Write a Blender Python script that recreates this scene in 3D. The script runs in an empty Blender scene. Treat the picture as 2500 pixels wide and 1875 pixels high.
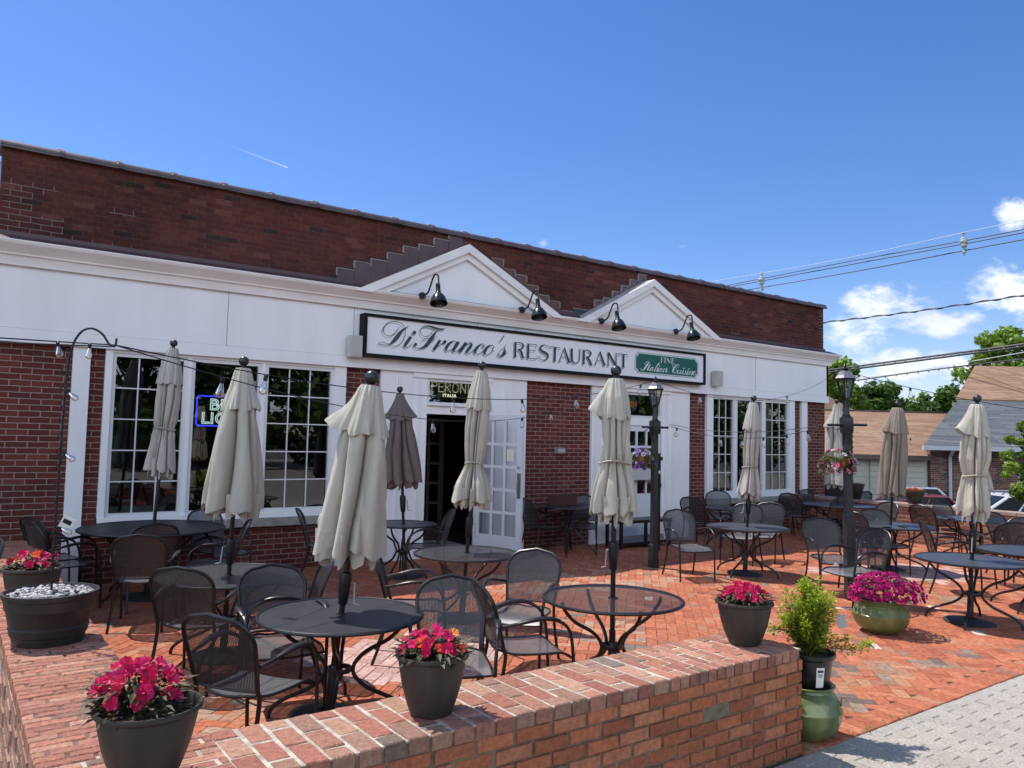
import bpy, math, random
from math import sin, cos, pi, radians as rad, hypot, atan2, sqrt
from mathutils import Vector, Matrix, noise as mnoise
random.seed(7)
SC = bpy.context.scene
COL = SC.collection
# ---------------------------------------------------------------- camera
cam_d = bpy.data.cameras.new('camera'); cam = bpy.data.objects.new('camera', cam_d); COL.objects.link(cam)
cam_d.sensor_width = 36.0; cam_d.lens = 1905.0/2500.0*36.0; cam_d.clip_start = 0.05; cam_d.clip_end = 3000
cam.matrix_world = Matrix(((0.81014, -0.05787, -0.58337, 0.0), (-0.58577, -0.0406, -0.80946, 0.0), (0.02316, 0.9975, -0.0668, 1.85), (0, 0, 0, 1))) 
SC.camera = cam
# ---------------------------------------------------------------- world
SUN = Vector((-0.21, 0.45, 1.0)).normalized()
elev = math.asin(SUN.z); azim = atan2(SUN.x, SUN.y)
W = bpy.data.worlds.new('World'); SC.world = W; W.use_nodes = True
nt = W.node_tree; N = nt.nodes; L = nt.links; N.clear()
def nd(t, **k):
    n = N.new(t)
    for a, b in k.items(): setattr(n, a, b)
    return n
def mth(op, a, b=None, c=None, clamp=False):
    n = N.new('ShaderNodeMath'); n.operation = op; n.use_clamp = clamp
    for i, v in enumerate((a, b, c)):
        if v is None: continue
        if isinstance(v, (int, float)): n.inputs[i].default_value = v
        else: L.new(v, n.inputs[i])
    return n.outputs[0]
sky = nd('ShaderNodeTexSky', sky_type='NISHITA', sun_disc=False, sun_elevation=elev, sun_rotation=azim, air_density=1.0, dust_density=0.35, ozone_density=2.6, altitude=50)
tc = nd('ShaderNodeTexCoord'); sep = nd('ShaderNodeSeparateXYZ')
# fixed cloud chart of the sky: gnomonic map about one compass direction
Fd = Vector((0.66, 0.75, 0.0)).normalized(); Rd = Vector((Fd.y, -Fd.x, 0))
def vdot(v):
    n = nd('ShaderNodeVectorMath', operation='DOT_PRODUCT'); L.new(tc.outputs['Generated'], n.inputs[0]); n.inputs[1].default_value = v; return n.outputs['Value']
df = mth('MAXIMUM', vdot(Fd), 0.02); cu = mth('DIVIDE', vdot(Rd), df); cv = mth('DIVIDE', vdot((0, 0, 1)), df)
front = mth('GREATER_THAN', vdot(Fd), 0.05)
comb = nd('ShaderNodeCombineXYZ'); L.new(cu, comb.inputs[0]); L.new(mth('MULTIPLY', cv, 1.6), comb.inputs[1])
def noi(scale, detail, rough, dist=0.0, off=0.0):
    n = nd('ShaderNodeTexNoise'); n.inputs['Scale'].default_value = scale; n.inputs['Detail'].default_value = detail
    n.inputs['Roughness'].default_value = rough; n.inputs['Distortion'].default_value = dist
    m = nd('ShaderNodeMapping'); m.inputs['Location'].default_value = (off, off*0.7, 0); L.new(comb.outputs[0], m.inputs[0]); L.new(m.outputs[0], n.inputs['Vector'])
    return n.outputs[0]
n1 = noi(22, 10, 0.66, 0.2)
def blob(u, v, a, b, s):
    du = mth('DIVIDE', mth('SUBTRACT', cu, u), a); dv = mth('DIVIDE', mth('SUBTRACT', cv, v), b)
    r = mth('ADD', mth('MULTIPLY', du, du), mth('MULTIPLY', dv, dv))
    return mth('SUBTRACT', mth('MAXIMUM', mth('SUBTRACT', 1.0, r), -3.0), 1.0-s)
CLOUDS = [(0.3312, 0.1405, 0.0445, 0.0388, 0.95), (0.3757, 0.1757, 0.0536, 0.0301, 1.05), (0.3369, 0.1655, 0.0318, 0.0268, 0.95), (0.4302, 0.1501, 0.0592, 0.0199, 1.05), (0.4682, 0.1562, 0.0372, 0.0165, 0.75), (0.5066, 0.1966, 0.0431, 0.0318, 1.15), (0.5223, 0.1738, 0.0246, 0.0263, 0.75), (0.386, 0.0979, 0.075, 0.0251, 1.05), (0.4565, 0.0933, 0.0555, 0.0229, 0.95), (0.3474, 0.0859, 0.0379, 0.0198, 0.95), (0.5191, 0.2861, 0.0309, 0.0267, 0.9), (0.4868, 0.3008, 0.0087, 0.0047, -0.2), (-0.0618, 0.2518, 0.0166, 0.0113, 0.45), (0.1208, 0.2463, 0.0214, 0.0062, 0.4), (0.1521, 0.26, 0.0053, 0.0048, 0.0), (-0.7905, 0.4759, 0.0113, 0.007, 0.05), (-0.8291, 0.4572, 0.0145, 0.0054, 0.3), (0.4418, 0.2021, 0.0437, 0.004, -0.1), (0.4136, 0.1298, 0.0313, 0.0066, 0.2), (0.4946, 0.1251, 0.0246, 0.0079, 0.2), (-0.0144, 0.2214, 0.0096, 0.0042, -0.1), (0.0332, 0.2125, 0.0095, 0.0035, -0.2), (-0.8026, 0.4493, 0.0161, 0.0039, -0.4)]
acc = None
for c in CLOUDS:
    b = blob(*c); acc = b if acc is None else mth('MAXIMUM', acc, b)
cov = mth('ADD', mth('MAXIMUM', acc, -2.6), mth('MULTIPLY', mth('SUBTRACT', n1, 0.5), 4.0))
mask = nd('ShaderNodeMapRange'); mask.interpolation_type = 'SMOOTHSTEP'; L.new(cov, mask.inputs[0]); mask.inputs[1].default_value = 0.0; mask.inputs[2].default_value = 1.25
shade = nd('ShaderNodeMapRange'); L.new(mth('ADD', mth('MULTIPLY', noi(9, 5, 0.6, 0, 0.02), 1.6), mth('MULTIPLY', mask.outputs[0], 0.2)), shade.inputs[0]); shade.inputs[1].default_value = 0.6; shade.inputs[2].default_value = 1.15
ccol = nd('ShaderNodeMixRGB'); L.new(shade.outputs[0], ccol.inputs[0]); ccol.inputs[1].default_value = (4.2, 4.8, 5.7, 1); ccol.inputs[2].default_value = (6.6, 6.9, 7.2, 1)
# contrail
(tu0, tv0), (tu1, tv1) = ((-0.4969, 0.3891), (-0.4097, 0.3558))
tl = hypot(tu1-tu0, tv1-tv0); ex, ey = (tu1-tu0)/tl, (tv1-tv0)/tl
al = mth('ADD', mth('MULTIPLY', mth('SUBTRACT', cu, tu0), ex), mth('MULTIPLY', mth('SUBTRACT', cv, tv0), ey))
pr = mth('ABSOLUTE', mth('ADD', mth('MULTIPLY', mth('SUBTRACT', cu, tu0), -ey), mth('MULTIPLY', mth('SUBTRACT', cv, tv0), ex)))
tr = mth('MULTIPLY', mth('SUBTRACT', 1.0, mth('DIVIDE', pr, 0.0011), clamp=True), mth('MULTIPLY', mth('GREATER_THAN', al, 0.0), mth('MULTIPLY', mth('LESS_THAN', al, tl), mth('MULTIPLY', al, 0.8/tl))))
# unseen bright broken cloud added behind the camera as fill for the shaded front
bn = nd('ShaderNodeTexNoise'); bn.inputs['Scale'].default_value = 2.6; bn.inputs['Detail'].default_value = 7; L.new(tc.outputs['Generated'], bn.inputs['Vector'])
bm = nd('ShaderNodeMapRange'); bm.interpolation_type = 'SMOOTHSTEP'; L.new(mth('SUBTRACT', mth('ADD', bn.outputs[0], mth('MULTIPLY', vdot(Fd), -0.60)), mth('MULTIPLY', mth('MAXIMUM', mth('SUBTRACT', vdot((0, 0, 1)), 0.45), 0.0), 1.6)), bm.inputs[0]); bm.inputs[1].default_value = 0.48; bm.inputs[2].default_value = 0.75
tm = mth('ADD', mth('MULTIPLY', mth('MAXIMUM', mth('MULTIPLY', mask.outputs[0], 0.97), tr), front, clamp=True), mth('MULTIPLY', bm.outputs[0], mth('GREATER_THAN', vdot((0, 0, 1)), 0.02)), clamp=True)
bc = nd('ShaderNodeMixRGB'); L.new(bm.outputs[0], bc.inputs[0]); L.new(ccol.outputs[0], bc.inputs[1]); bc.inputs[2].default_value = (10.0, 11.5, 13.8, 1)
hs = nd('ShaderNodeHueSaturation'); hs.inputs['Hue'].default_value = 0.500; hs.inputs['Saturation'].default_value = 1.27; hs.inputs['Value'].default_value = 1.0; tint = nd('ShaderNodeMixRGB', blend_type='MULTIPLY'); tint.inputs[0].default_value = 1; tint.inputs[2].default_value = (0.95, 0.885, 0.98, 1); L.new(sky.outputs[0], tint.inputs[1]); L.new(tint.outputs[0], hs.inputs['Color'])
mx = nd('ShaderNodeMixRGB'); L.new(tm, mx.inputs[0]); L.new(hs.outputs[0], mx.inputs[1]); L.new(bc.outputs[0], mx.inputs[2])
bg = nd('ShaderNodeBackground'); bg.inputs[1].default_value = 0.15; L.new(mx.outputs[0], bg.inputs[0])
wo = nd('ShaderNodeOutputWorld'); L.new(bg.outputs[0], wo.inputs[0])
sd = bpy.data.lights.new('sun', 'SUN'); sd.energy = 5.0; sd.angle = rad(0.55); sd.color = (1.0, 0.95, 0.88)
so = bpy.data.objects.new('sun', sd); COL.objects.link(so); so.rotation_euler = (-SUN).to_track_quat('-Z', 'Y').to_euler()
SC.view_settings.view_transform = 'Standard'; SC.view_settings.look = 'None'; SC.view_settings.gamma = 1; SC.view_settings.exposure = 0.18
SC.cycles.max_bounces = 8; SC.cycles.transparent_max_bounces = 24; SC.cycles.diffuse_bounces = 3; SC.cycles.glossy_bounces = 3; SC.cycles.caustics_reflective = False; SC.cycles.caustics_refractive = False
SC.cycles.sample_clamp_indirect = 6

# ---------------------------------------------------------------- materials
def newmat(name):
    m = bpy.data.materials.new(name); m.use_nodes = True
    return m, m.node_tree.nodes, m.node_tree.links, m.node_tree.nodes['Principled BSDF']
def _n(nodes, t, **k):
    n = nodes.new(t)
    for a, b in k.items(): setattr(n, a, b)
    return n
def mat(name, col, rough=0.5, metal=0.0, var=0.0, scale=20, bump=0.0, bscale=60, spec=0.5, stretch=(1, 1, 1), attr=False, coat=0.0, detail=4, sheen=0.0, trans=0.0):
    m, n, l, p = newmat(name)
    p.inputs['Base Color'].default_value = (*col, 1); p.inputs['Roughness'].default_value = rough; p.inputs['Metallic'].default_value = metal
    p.inputs['Specular IOR Level'].default_value = spec; p.inputs['Coat Weight'].default_value = coat
    if sheen: p.inputs['Sheen Weight'].default_value = sheen
    t = _n(n, 'ShaderNodeTexCoord'); mp = _n(n, 'ShaderNodeMapping'); mp.inputs['Scale'].default_value = stretch; l.new(t.outputs['Object'], mp.inputs[0])
    src = None
    if attr:
        a = _n(n, 'ShaderNodeAttribute', attribute_name='Col'); src = a.outputs['Color']; l.new(src, p.inputs['Base Color'])
    if var:
        q = _n(n, 'ShaderNodeTexNoise'); q.inputs['Scale'].default_value = scale; q.inputs['Detail'].default_value = detail; l.new(mp.outputs[0], q.inputs['Vector'])
        r = _n(n, 'ShaderNodeMapRange'); r.inputs[1].default_value = 0.3; r.inputs[2].default_value = 0.7; r.inputs[3].default_value = 1-var; r.inputs[4].default_value = 1+var; l.new(q.outputs[0], r.inputs[0])
        x = _n(n, 'ShaderNodeVectorMath', operation='SCALE'); l.new(r.outputs[0], x.inputs['Scale'])
        if src: l.new(src, x.inputs[0])
        else: x.inputs[0].default_value = col
        l.new(x.outputs[0], p.inputs['Base Color'])
    if bump:
        q = _n(n, 'ShaderNodeTexNoise'); q.inputs['Scale'].default_value = bscale; q.inputs['Detail'].default_value = 5; l.new(mp.outputs[0], q.inputs['Vector'])
        b = _n(n, 'ShaderNodeBump'); b.inputs['Strength'].default_value = bump; b.inputs['Distance'].default_value = 0.01; l.new(q.outputs[0], b.inputs['Height']); l.new(b.outputs[0], p.inputs['Normal'])
    return m
def emat(name, col, s):
    m, n, l, p = newmat(name); p.inputs['Base Color'].default_value = (0, 0, 0, 1); p.inputs['Emission Color'].default_value = (*col, 1); p.inputs['Emission Strength'].default_value = s; return m
def brickmat(name, axis, bw, bh, joint, cols, mortar, rough=0.92, soldier=False, bumpd=0.006, mvar=0.25, patch=None):
    """running bond; axis picks the horizontal coordinate, Z (or Y for floors) the vertical one"""
    m, n, l, p = newmat(name)
    p.inputs['Roughness'].default_value = rough; p.inputs['Specular IOR Level'].default_value = 0.08
    def M(op, a, b=None, c=None, clamp=False):
        x = n.new('ShaderNodeMath'); x.operation = op; x.use_clamp = clamp
        for i, v in enumerate((a, b, c)):
            if v is None: continue
            if isinstance(v, (int, float)): x.inputs[i].default_value = v
            else: l.new(v, x.inputs[i])
        return x.outputs[0]
    t = _n(n, 'ShaderNodeTexCoord'); s = _n(n, 'ShaderNodeSeparateXYZ'); l.new(t.outputs['Object'], s.inputs[0])
    w = _n(n, 'ShaderNodeTexNoise'); w.inputs['Scale'].default_value = 9; l.new(t.outputs['Object'], w.inputs['Vector']); wob = M('MULTIPLY', M('SUBTRACT', w.outputs[0], 0.5), 0.010)
    u = M('ADD', s.outputs[axis[0]], wob); v = M('ADD', s.outputs[axis[1]], wob)
    vr = M('DIVIDE', v, bh); row = M('FLOOR', vr); fv = M('SUBTRACT', vr, row)
    off = M('MULTIPLY', M('MODULO', M('ABSOLUTE', row), 2.0), 0.5)
    ur = M('ADD', M('DIVIDE', u, bw), off); colm = M('FLOOR', ur); fu = M('SUBTRACT', ur, colm)
    du = M('MULTIPLY', M('MINIMUM', fu, M('SUBTRACT', 1.0, fu)), bw); dv = M('MULTIPLY', M('MINIMUM', fv, M('SUBTRACT', 1.0, fv)), bh)
    d = M('MINIMUM', du, dv)
    mk = _n(n, 'ShaderNodeMapRange'); l.new(d, mk.inputs[0]); mk.inputs[1].default_value = joint*0.5-0.0015; mk.inputs[2].default_value = joint*0.5+0.002
    cb = _n(n, 'ShaderNodeCombineXYZ'); l.new(colm, cb.inputs[0]); l.new(row, cb.inputs[1])
    wn = _n(n, 'ShaderNodeTexWhiteNoise', noise_dimensions='2D'); l.new(cb.outputs[0], wn.inputs['Vector'])
    rp = _n(n, 'ShaderNodeValToRGB'); l.new(wn.outputs['Value'], rp.inputs[0])
    e = rp.color_ramp.elements
    while len(e) < len(cols): e.new(0.5)
    rp.color_ramp.interpolation = 'CONSTANT'
    for i, (pos, c) in enumerate(cols): e[i].position = pos; e[i].color = (*c, 1)
    q = _n(n, 'ShaderNodeTexNoise'); q.inputs['Scale'].default_value = 25; q.inputs['Detail'].default_value = 6; q.inputs['Roughness'].default_value = 0.7; l.new(t.outputs['Object'], q.inputs['Vector'])
    q2 = _n(n, 'ShaderNodeTexNoise'); q2.inputs['Scale'].default_value = 0.9; q2.inputs['Detail'].default_value = 3; l.new(t.outputs['Object'], q2.inputs['Vector'])
    r = _n(n, 'ShaderNodeMapRange'); r.inputs[1].default_value = 0.3; r.inputs[2].default_value = 0.7; r.inputs[3].default_value = 1-mvar; r.inputs[4].default_value = 1+mvar; l.new(M('ADD', M('MULTIPLY', q.outputs[0], 0.6), M('MULTIPLY', q2.outputs[0], 0.4)), r.inputs[0])
    sc = _n(n, 'ShaderNodeVectorMath', operation='SCALE'); l.new(rp.outputs[0], sc.inputs[0]); l.new(r.outputs[0], sc.inputs['Scale'])
    mo = _n(n, 'ShaderNodeVectorMath', operation='SCALE'); mo.inputs[0].default_value = mortar; l.new(r.outputs[0], mo.inputs['Scale'])
    mcol = mo.outputs[0]
    if patch:      # repointed areas with pale mortar
        acc = None
        for (px, pz, pw, ph) in patch:
            k = M('MULTIPLY', M('LESS_THAN', M('ABSOLUTE', M('SUBTRACT', u, px)), pw), M('LESS_THAN', M('ABSOLUTE', M('SUBTRACT', v, pz)), ph))
            acc = k if acc is None else M('MAXIMUM', acc, k)
        pm = _n(n, 'ShaderNodeMixRGB'); l.new(acc, pm.inputs[0]); l.new(mcol, pm.inputs[1]); pm.inputs[2].default_value = (0.25, 0.215, 0.195, 1); mcol = pm.outputs[0]
    mix = _n(n, 'ShaderNodeMixRGB'); l.new(mk.outputs[0], mix.inputs[0]); l.new(mcol, mix.inputs[1]); l.new(sc.outputs[0], mix.inputs[2])
    l.new(mix.outputs[0], p.inputs['Base Color'])
    hh = M('ADD', mk.outputs[0], M('MULTIPLY', q.outputs[0], 0.35))
    b = _n(n, 'ShaderNodeBump'); b.inputs['Distance'].default_value = bumpd; b.inputs['Strength'].default_value = 0.8; l.new(hh, b.inputs['Height']); l.new(b.outputs[0], p.inputs['Normal'])
    return m
def meshmat(name, col, pitch, thr, rough=0.35, metal=0.6):
    """perforated (expanded) metal sheet: holes are real transparency laid out in the sheet's own UVs (metres)"""
    m, n, l, p = newmat(name)
    p.inputs['Base Color'].default_value = (*col, 1); p.inputs['Roughness'].default_value = rough; p.inputs['Metallic'].default_value = metal
    def M(op, a, b=None):
        x = n.new('ShaderNodeMath'); x.operation = op
        for i, v in enumerate((a, b)):
            if v is None: continue
            if isinstance(v, (int, float)): x.inputs[i].default_value = v
            else: l.new(v, x.inputs[i])
        return x.outputs[0]
    t = _n(n, 'ShaderNodeUVMap'); s = _n(n, 'ShaderNodeSeparateXYZ'); l.new(t.outputs[0], s.inputs[0])
    k = 2*pi/pitch
    a = M('COSINE', M('MULTIPLY', s.outputs[0], k)); b = M('COSINE', M('MULTIPLY', s.outputs[1], k*1.45))
    h = M('GREATER_THAN', M('ADD', a, b), thr)
    tr = _n(n, 'ShaderNodeBsdfTransparent'); mx = _n(n, 'ShaderNodeMixShader'); l.new(h, mx.inputs[0]); l.new(p.outputs[0], mx.inputs[1]); l.new(tr.outputs[0], mx.inputs[2])
    l.new(mx.outputs[0], n['Material Output'].inputs['Surface'])
    return m
def glassmat(name, tint=(0.9, 0.95, 0.93), rough=0.0, ior=1.5, refl=1.0):
    m, n, l, p = newmat(name)
    tr = _n(n, 'ShaderNodeBsdfTransparent'); tr.inputs[0].default_value = (*tint, 1); gl = _n(n, 'ShaderNodeBsdfGlossy'); gl.inputs['Roughness'].default_value = rough
    fr = _n(n, 'ShaderNodeFresnel'); fr.inputs[0].default_value = ior
    sc = n.new('ShaderNodeMath'); sc.operation = 'MULTIPLY'; sc.use_clamp = True; l.new(fr.outputs[0], sc.inputs[0]); sc.inputs[1].default_value = refl
    mx = _n(n, 'ShaderNodeMixShader'); l.new(sc.outputs[0], mx.inputs[0]); l.new(tr.outputs[0], mx.inputs[1]); l.new(gl.outputs[0], mx.inputs[2])
    l.new(mx.outputs[0], n['Material Output'].inputs['Surface']); return m
def leafmat(name, col, rough=0.5, trans=0.25):
    m, n, l, p = newmat(name)
    a = _n(n, 'ShaderNodeAttribute', attribute_name='Col'); x = _n(n, 'ShaderNodeMixRGB', blend_type='MULTIPLY'); x.inputs[0].default_value = 1; x.inputs[1].default_value = (*col, 1); l.new(a.outputs['Color'], x.inputs[2])
    l.new(x.outputs[0], p.inputs['Base Color']); p.inputs['Roughness'].default_value = rough; p.inputs['Specular IOR Level'].default_value = 0.4
    t = _n(n, 'ShaderNodeBsdfTranslucent'); l.new(x.outputs[0], t.inputs[0]); mx = _n(n, 'ShaderNodeMixShader'); mx.inputs[0].default_value = trans
    l.new(p.outputs[0], mx.inputs[1]); l.new(t.outputs[0], mx.inputs[2]); l.new(mx.outputs[0], n['Material Output'].inputs['Surface']); return m

# ---------------------------------------------------------------- mesh helpers
class MB:
    def __init__(s): s.v = []; s.f = []; s.c = []; s.uv = {}
    def face(s, idx, col=None, uv=None):
        s.f.append(tuple(idx)); s.c.append(col)
        if uv: s.uv[len(s.f)-1] = uv
    def quad(s, a, b, c, d, col=None, uv=None):
        i = len(s.v); s.v += [tuple(a), tuple(b), tuple(c), tuple(d)]; s.face((i, i+1, i+2, i+3), col, uv)
    def box(s, x0, x1, y0, y1, z0, z1, col=None):
        i = len(s.v); s.v += [(x0, y0, z0), (x1, y0, z0), (x1, y1, z0), (x0, y1, z0), (x0, y0, z1), (x1, y0, z1), (x1, y1, z1), (x0, y1, z1)]
        for q in ((0, 3, 2, 1), (4, 5, 6, 7), (0, 1, 5, 4), (1, 2, 6, 5), (2, 3, 7, 6), (3, 0, 4, 7)): s.face([i+k for k in q], col)
        return s
    def brick(s, c, l, w, h, rot=0.0, col=None, ch=0.004, j=0.0, ax='z'):
        """chamfered brick lying on its bed: centre of the top face c, half sizes from l, w, height h below"""
        ca, sa = cos(rot), sin(rot); i = len(s.v)
        def P(x, y, z): return (c[0]+x*ca-y*sa, c[1]+x*sa+y*ca, c[2]+z)
        hl, hw = l/2, w/2; tz = [random.uniform(-j, j) for _ in range(4)]
        sg = ((-1, -1), (1, -1), (1, 1), (-1, 1))
        for k, (a, b) in enumerate(sg): s.v.append(P(a*hl, b*hw, -h))
        for k, (a, b) in enumerate(sg): s.v.append(P(a*hl, b*hw, tz[k]-ch))
        for k, (a, b) in enumerate(sg): s.v.append(P(a*(hl-ch), b*(hw-ch), tz[k]))
        s.face((i+8, i+9, i+10, i+11), col)
        for k in range(4):
            q = (k+1) % 4; s.face((i+k, i+q, i+4+q, i+4+k), col); s.face((i+4+k, i+4+q, i+8+q, i+8+k), col)
    def tube(s, pts, r, n=8, cap=True, flat=1.0, closed=False, col=None):
        P = [Vector(p) for p in pts]; m = len(P); R = r if isinstance(r, (list, tuple)) else [r]*m
        base = len(s.v); up = None
        for i, p in enumerate(P):
            if closed: t = (P[(i+1) % m]-P[i-1])
            else: t = (P[min(i+1, m-1)]-P[max(i-1, 0)])
            t.normalize()
            if up is None:
                up = Vector((0, 0, 1)) if abs(t.z) < 0.9 else Vector((0, 1, 0))
            a = t.cross(up)
            if a.length < 1e-6: a = t.cross(Vector((1, 0.1, 0)))
            a.normalize(); b = a.cross(t).normalized(); up = b
            for k in range(n):
                th = 2*pi*k/n; q = p + a*(cos(th)*R[i]) + b*(sin(th)*R[i]*flat); s.v.append(tuple(q))
        for i in range(m if closed else m-1):
            j = (i+1) % m
            for k in range(n):
                k2 = (k+1) % n; s.face((base+i*n+k, base+i*n+k2, base+j*n+k2, base+j*n+k), col)
        if cap and not closed:
            s.face([base+k for k in range(n)][::-1], col); s.face([base+(m-1)*n+k for k in range(n)], col)
        return s
    def lathe(s, prof, n=24, c=(0, 0), capt=False, capb=False, rib=0, riba=0.0, col=None):
        base = len(s.v)
        for (r, z) in prof:
            for k in range(n):
                th = 2*pi*k/n; rr = r*(1+riba*cos(rib*th)) if rib else r
                s.v.append((c[0]+rr*cos(th), c[1]+rr*sin(th), z))
        for i in range(len(prof)-1):
            for k in range(n):
                k2 = (k+1) % n; s.face((base+i*n+k, base+i*n+k2, base+(i+1)*n+k2, base+(i+1)*n+k), col)
        if capb: s.face([base+k for k in range(n)][::-1], col)
        if capt: s.face([base+(len(prof)-1)*n+k for k in range(n)], col)
        return s
    def prism(s, poly, f, d0, d1, col=None):
        """poly of 2-D points, f(a, b, d) gives the 3-D point"""
        i = len(s.v); m = len(poly)
        for d in (d0, d1):
            for (a, b) in poly: s.v.append(tuple(f(a, b, d)))
        s.face([i+k for k in range(m)], col); s.face([i+m+k for k in range(m)][::-1], col)
        for k in range(m): s.face((i+k, i+m+k, i+m+(k+1) % m, i+(k+1) % m), col)
        return s
    def sphere(s, c, r, n=10, m=7, sq=1.0, col=None):
        return s.lathe([(r*sin(pi*i/m)+1e-5, c[2]-r*sq*cos(pi*i/m)) for i in range(m+1)], n, (c[0], c[1]), col=col)
    def xf(s, M, start=0):
        for i in range(start, len(s.v)): s.v[i] = tuple(M @ Vector(s.v[i]))
        return s
    def build(s, name, material, parent=None, smooth=True, ang=0.7, loc=None, rz=0):
        me = bpy.data.meshes.new(name); me.from_pydata(s.v, [], s.f)
        if any(c is not None for c in s.c):
            at = me.color_attributes.new('Col', 'FLOAT_COLOR', 'CORNER'); arr = []
            for poly in me.polygons:
                c = s.c[poly.index] or (1, 1, 1); arr += [c[0], c[1], c[2], 1.0]*poly.loop_total
            at.data.foreach_set('color', arr)
        if s.uv:
            uvl = me.uv_layers.new(name='UVMap'); arr = [0.0]*(2*len(me.loops))
            for fi, us in s.uv.items():
                ls = me.polygons[fi].loop_start
                for k, (a, b) in enumerate(us): arr[2*(ls+k)] = a; arr[2*(ls+k)+1] = b
            uvl.data.foreach_set('uv', arr)
        me.validate(); me.update()
        if smooth:
            me.shade_smooth(); me.set_sharp_from_angle(angle=ang)
        me.materials.append(material)
        o = bpy.data.objects.new(name, me); COL.objects.link(o)
        if parent: o.parent = parent
        if loc: o.location = loc
        if rz: o.rotation_euler = (0, 0, rz)
        return o
def tag(o, label=None, cat=None, group=None, kind=None):
    for k, v in (('label', label), ('category', cat), ('group', group), ('kind', kind)):
        if v: o[k] = v
    return o
def thing(name, label, cat, loc=(0, 0, 0), rz=0.0, group=None):
    o = bpy.data.objects.new(name, None); COL.objects.link(o); o.location = loc; o.rotation_euler = (0, 0, rz); o.empty_display_size = 0.1
    return tag(o, label, cat, group)
def kids(o): return [c for c in bpy.data.objects if c.parent == o]
def dup(o, loc, rz, label, group=None):
    def cp(a, par):
        b = a.copy(); COL.objects.link(b)
        if par is not None: b.parent = par
        for c in kids(a): cp(c, b)
        return b
    r = cp(o, None); r.location = loc; r.rotation_euler = (0, 0, rz); r['label'] = label
    if group: r['group'] = group
    return r
def arc(c, r, a0, a1, n, f): return [f(c[0]+r*cos(a0+(a1-a0)*i/n), c[1]+r*sin(a0+(a1-a0)*i/n)) for i in range(n+1)]
def crs(P, n=5):
    """Catmull-Rom through the points"""
    P = [Vector(p) for p in P]; out = []
    for i in range(len(P)-1):
        a = P[max(i-1, 0)]; b = P[i]; c = P[i+1]; d = P[min(i+2, len(P)-1)]
        for k in range(n):
            t = k/n; out.append(0.5*((2*b)+(c-a)*t+(2*a-5*b+4*c-d)*t*t+(3*b-a-3*c+d)*t**3))
    out.append(P[-1]); return out
def lerp(a, b, t): return a+(b-a)*t
def interp(tab, t):
    for i in range(len(tab)-1):
        if t <= tab[i+1][0]:
            u = (t-tab[i][0])/max(1e-9, tab[i+1][0]-tab[i][0]); u = min(1, max(0, u)); return lerp(tab[i][1], tab[i+1][1], u)
    return tab[-1][1]
YF = 10.3                                        # the plane in which the front was surveyed
def fX(x, Y): return x*Y/YF
def fZ(z, Y): return 1.85+(z-1.85)*Y/YF

M_white = mat('white_trim_paint', (0.78, 0.785, 0.80), 0.55, var=0.045, scale=3, stretch=(1, 1, 0.3), bump=0.05, bscale=40)
M_corn = mat('cornice_paint', (0.76, 0.74, 0.72), 0.5, var=0.06, scale=4, stretch=(0.4, 1, 2))
M_frame = mat('white_window_frame', (0.66, 0.67, 0.69), 0.4)
M_black = mat('black_metal', (0.014, 0.014, 0.016), 0.35, 0.3, var=0.3, scale=40)
M_blackgloss = mat('black_enamel', (0.010, 0.014, 0.014), 0.22, 0.0)
M_iron = mat('patio_furniture_metal', (0.016, 0.016, 0.018), 0.36, 0.25, var=0.2, scale=30)
M_mesh = meshmat('chair_mesh', (0.045, 0.046, 0.05), 0.0095, 0.80, 0.40, 0.35)
M_seat = meshmat('seat_mesh', (0.13, 0.13, 0.135), 0.0095, 1.05, 0.42, 0.3)
M_tmesh = meshmat('table_mesh', (0.05, 0.05, 0.053), 0.0085, 0.95, 0.42, 0.4)
M_tmesh2 = meshmat('table_mesh_open', (0.045, 0.045, 0.048), 0.0085, 0.45, 0.42, 0.6)
M_tdark = mat('table_mesh_black', (0.030, 0.031, 0.034), 0.45, 0.1, var=0.15, scale=12, bump=0.2, bscale=420, spec=0.35)
M_tsolid = mat('table_mesh_closed', (0.046, 0.050, 0.060), 0.45, 0.1, var=0.15, scale=12, bump=0.15, bscale=400)
M_pot = mat('charcoal_plastic', (0.045, 0.037, 0.031), 0.5, var=0.2, scale=14, stretch=(1, 1, 0.2), spec=0.25)
M_bpot = mat('black_plastic', (0.012, 0.012, 0.013), 0.3)
M_soil = mat('potting_soil', (0.03, 0.02, 0.014), 0.95, var=0.5, scale=60, bump=1, bscale=80)
M_green = mat('green_glaze', (0.135, 0.165, 0.058), 0.2, var=0.3, scale=9, coat=0.25, stretch=(1, 1, 0.5))
M_glass = glassmat('window_glass', (0.72, 0.78, 0.76), refl=3.0)
M_bulb = glassmat('bulb_glass', (0.93, 0.94, 0.92), ior=1.5, refl=2.0)
M_dark = mat('dark_interior', (0.035, 0.03, 0.028), 0.8)
M_plum = mat('plum_flashing_metal', (0.085, 0.05, 0.055), 0.5, 0.2, var=0.15, scale=6)
M_coping = mat('glazed_coping_tile', (0.085, 0.062, 0.055), 0.35, var=0.25, scale=8)
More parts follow.
